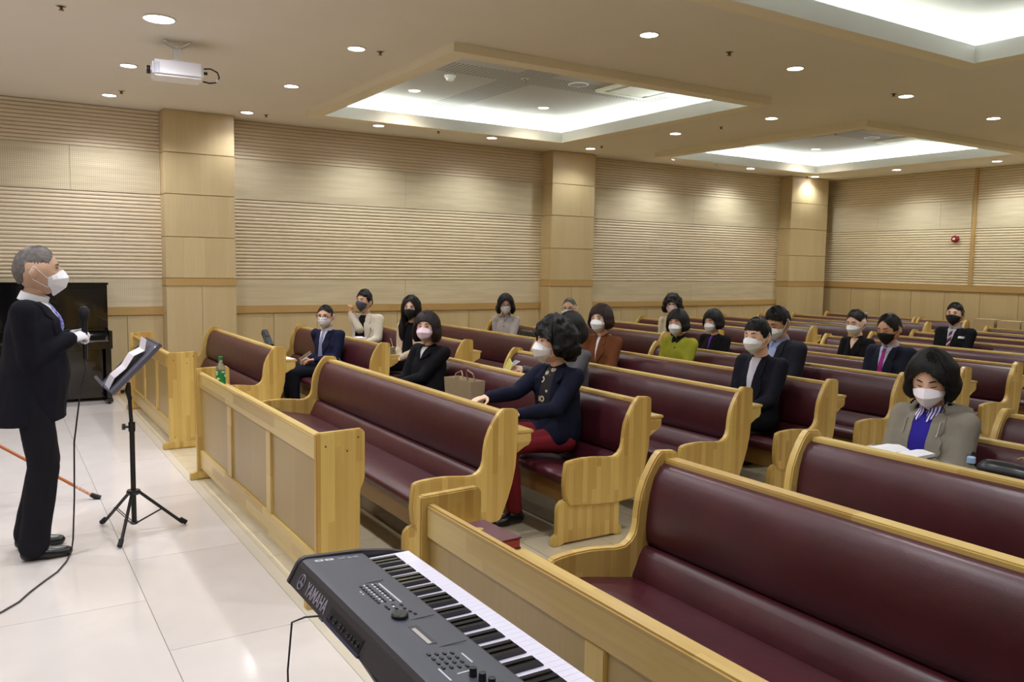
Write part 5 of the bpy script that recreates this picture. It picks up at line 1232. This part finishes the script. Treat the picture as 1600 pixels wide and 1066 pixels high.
def paper(name, x, y, z, w_, d_, rz, label, mat=M_paper, th=.004, cat='paper', tilt=0, group=None):
    o = MB().box(-w_ / 2, w_ / 2, -d_ / 2, d_ / 2, 0, th).build(name, mat, None); o.location = (x, y, z); o.rotation_euler = (0, tilt, rz); return tag(o, label, cat, group)
paper('paper', 1.375, 3.80, .708, .14, .16, R(10), 'white papers on the middle barrier shelf near its right end', th=.07)
M_bible = plain('maroon_cover', srgb(92, 48, 58), .35)
t = empty('hymn_book', (1.345, 2.29, .708), R(4), 'maroon hardback book with gold emblem on the foreground barrier shelf', 'book')
MB().box(-.07, .07, -.105, .105, .003, .032).build('pages', plain('page_edge', srgb(150, 60, 52), .7), t); MB().box(-.074, .074, -.11, .11, .032, .037).box(-.074, .074, -.11, .11, 0, .003).box(-.075, -.071, -.11, .11, 0, .037).build('cover', M_bible, t, bevel=.0015)
MB().lathe([(.016, .037), (.016, .0385), (.001, .0386)], 18, M=Matrix.Translation((0, .03, 0))).build('gold_emblem', plain('gold_print', srgb(190, 160, 90), .4, .5), t)
# black case behind the wall bank's first pew
t = empty('black_case', (2.345, 8.36, .708), R(0), 'small black case leaning on the shelf behind the first wall-side pew', 'case')
Mt = Matrix.Rotation(R(-62), 4, 'X')
MB().box(-.03, .03, -.13, .13, -.03, .03, M=Matrix.Translation((0, 0, .125)) @ Matrix.Rotation(R(32), 4, 'X')).build('case_body', M_black, t, bevel=.006)
MB().box(-.035, -.03, -.10, .02, -.012, .016, M=Matrix.Translation((0, 0, .125)) @ Matrix.Rotation(R(32), 4, 'X')).build('flap', plain('flap_grey', srgb(52, 54, 60), .5), t)
MB().box(-.02, .02, -.05, .05, .02, .05, M=Matrix.Translation((0, .06, .145)) @ Matrix.Rotation(R(32), 4, 'X')).build('clip', M_black, t)
paper('paper', 2.335, 7.66, .709, .09, .16, R(6), 'white paper on the shelf behind the first wall-side pew, right end')
paper('paper', 3.385, 8.50, .709, .09, .18, R(-8), 'white paper on the shelf in front of the trench coat man', th=.10)
t = paper('grey_cup', 3.40, 7.66, .709, .05, .05, 0, 'small grey box on the shelf in front of the long-haired woman', plain('grey_box', srgb(130, 126, 118), .5), .07, 'box')
o = tag(MB().tube([(3.46, 7.84, .845), (3.40, 7.62, .735)], .006, 8).build('thin_stick', plain('stick_brown', srgb(120, 62, 50), .4), None, smooth=True), 'thin brown stick slanting on the shelf beside the grey box', 'stick')
# books held
hb = sit_book = empty('brown_book', (rowx('L', 2) - SX - .27, 8.47, .635), R(-10), 'brown book held open by the man in suit and glasses', 'book')
MB().box(-.07, .07, -.05, .05, -.0, .006, M=Matrix.Rotation(R(-35), 4, 'Y')).build('cover', plain('book_brown', srgb(104, 84, 62), .5), hb); MB().box(-.065, .065, -.046, .046, -.012, 0, M=Matrix.Rotation(R(-35), 4, 'Y')).build('pages', M_paper, hb)
def bag(name, x, y, z, w_, d_, h_, rz, label, mat, cat, handle=None, puff=.3):
    t = empty(name, (x, y, z), rz, label, cat)
    L = [limb((-w_ / 2 * .66, 0, d_ / 2 + (h_ * .62 - d_ / 2) * k_ / 4), (w_ / 2 * .66, 0, d_ / 2 + (h_ * .62 - d_ / 2) * k_ / 4), d_ / 2 * (.98 - .07 * k_), d_ / 2 * (.98 - .07 * k_)) for k_ in range(4)] + [limb((-w_ / 2 * .7, 0, d_ / 2), (w_ / 2 * .7, 0, d_ / 2), d_ / 2, d_ / 2), limb((-w_ / 2 * .6, 0, h_ * .62), (w_ / 2 * .6, 0, h_ * .62), d_ / 2 * .7, d_ / 2 * .7), limb((-w_ / 2 * .6, 0, d_ / 2), (-w_ / 2 * .55, 0, h_ * .6), d_ / 2 * .8, d_ / 2 * .6), limb((w_ / 2 * .6, 0, d_ / 2), (w_ / 2 * .55, 0, h_ * .6), d_ / 2 * .8, d_ / 2 * .6)]
    me = remesh(L, .009, 3, disp=.004, freq=12, seed=x)
    for v in me.vertices: v.co.z = max(0.0, v.co.z)
    link('bag_body', me, mat, t)
    if handle: MB().tube([(-w_ * .3, 0, h_ * .7), (-w_ * .25, .01, h_ * 1.0), (0, .015, h_ * 1.15), (w_ * .25, .01, h_ * 1.0), (w_ * .3, 0, h_ * .7)], .006, 8).build('strap', handle, t, smooth=True)
    MB().tube([(-.02, -d_ * .42, h_ * .72), (0, -d_ * .46, h_ * .74), (.02, -d_ * .42, h_ * .72)], .004, 6).build('clasp', plain('gold_clasp', srgb(200, 170, 110), .3, .9), t, smooth=True)
    return t
M_bagb = plain('bag_black', srgb(24, 24, 28), .3)
bag('handbag', 3.324 - .40, 7.86, .402, .30, .13, .23, PI / 2, 'black handbag on the pew beside the man in suit and glasses', M_bagb, 'handbag', M_bagb)
bag('handbag', rowx('L', 4) + .055, 8.0, .709, .42, .09, .21, PI / 2, 'black bag lying on the shelf in front of the woman in light grey', M_bagb, 'handbag')
bag('handbag', rowx('R', 2) + .38, 1.79, .402, .34, .15, .58, PI / 2, 'black handbag with gold clasp at the right edge beside the hooded coat', M_bagb, 'handbag')
# paper shopping bag
t = empty('paper_bag', (3.394 - .30, 5.60, .402), R(6), 'tan paper shopping bag with twisted handles beside the woman in pink mask', 'bag')
M_kraft = plain('kraft_paper', srgb(168, 148, 116), .8, bump=.2, bscale=30, var=.05)
a, d_, h_ = .18, .07, .33
Pq = [[Vector((x * (1 - .0 * z), y, z * h_)) for x, y in ((-d_, -a), (d_, -a), (d_, a), (-d_, a))] for z in (0, .5, 1)]
for k in range(4): Pq[1][k].x *= .8
Qq = [[p * .985 for p in r] for r in Pq]; MB().shell(Pq, Qq, True).box(-d_, d_, -a, a, 0, .004).build('bag_body', M_kraft, t)
for s in (-1, 1): MB().tube([(s * d_ * .95, -.05, h_ - .02), (s * d_ * .7, -.045, h_ + .04), (s * d_ * .4, 0, h_ + .065), (s * d_ * .7, .045, h_ + .04), (s * d_ * .95, .05, h_ - .02)], .005, 6).build('handle', M_kraft, t, smooth=True)
# leaflets on the middle bank's second shelf
t = paper('booklet', 3.45, 5.80, .709, .11, .16, R(6), 'pale booklet lying on the shelf left of the yellow leaflet', plain('booklet_green', srgb(196, 206, 176), .6), .07, 'booklet')
o = MB().box(-.002, .002, -.035, .035, 0, .20).build('yellow_leaflet', plain('leaflet_yellow', srgb(226, 222, 130), .6), None); o.location = (3.445, 5.60, .709); o.rotation_euler = (R(38), 0, 0); tag(o, 'yellow leaflet standing tilted on the shelf behind the paper bag', 'leaflet')
# phone
hp = hd_['P'].matrix_basis if hasattr(hd_['P'], 'matrix_basis') else None
bpy.context.view_layer.update()
wp = hd_['P'].matrix_world @ hd_['wr']
t = empty('phone', wp + Vector((-.105, .0, .035)), 0, 'white smartphone held by the dark-haired woman behind the curly-haired woman', 'phone')
PM = Matrix.Rotation(R(-28), 4, 'Y'); MB().box(-.065, .065, -.034, .034, -.004, .004, M=PM).build('case', plain('phone_white', srgb(220, 220, 226), .3), t, bevel=.002); MB().box(-.060, .060, -.030, .030, .004, .0048, M=PM).build('screen', plain('phone_screen', srgb(120, 130, 140), .15), t)
# hooded woman's open book and bottle
t = empty('open_book', (rowx('R', 3) - .60, 2.25, .775), R(0), 'open white-paged book in front of the woman in hooded coat', 'book')
for s in (-1, 1):
    Pq = [[Vector((x, s * y, .018 * math.sin(min(1, y / .10) * PI * .8) + .004)) for x in (-.09, 0, .09)] for y in (0, .03, .06, .09, .12)]
    Qq = [[Vector((p.x, p.y, 0)) for p in r] for r in Pq]; MB().shell(Pq, Qq).build('pages', M_paper, t)
MB().box(-.093, .093, -.124, .124, -.004, 0).build('cover', M_bible, t)
bt = empty('water_bottle', (rowx('R', 2) + .06, 1.80, .726), 0, 'water bottle with pale blue cap on the shelf at lower right', 'bottle')
MB().lathe(bottle_prof(.03, .13), 20).build('bottle', M_clear, bt, smooth=True, angle=60); MB().lathe([(.0165, .126), (.0165, .148), (.014, .151), (.001, .151)], 16).build('cap', plain('blue_cap', srgb(150, 180, 220), .4), bt, smooth=True)
bpy.data.batch_remove(GARB + TMPO); bpy.data.scenes.remove(TS)
for o in COL.objects:
    if o.parent and o.name.split('.')[0] in ('ear_loops', 'eyebrows', 'eyes', 'upper_lids', 'closed_eyes', 'hair'): o['kind'] = 'stuff'
print('done', time.time() - T0, 'tris', sum(len(m.loop_triangles) for m in bpy.data.meshes if not m.calc_loop_triangles()))
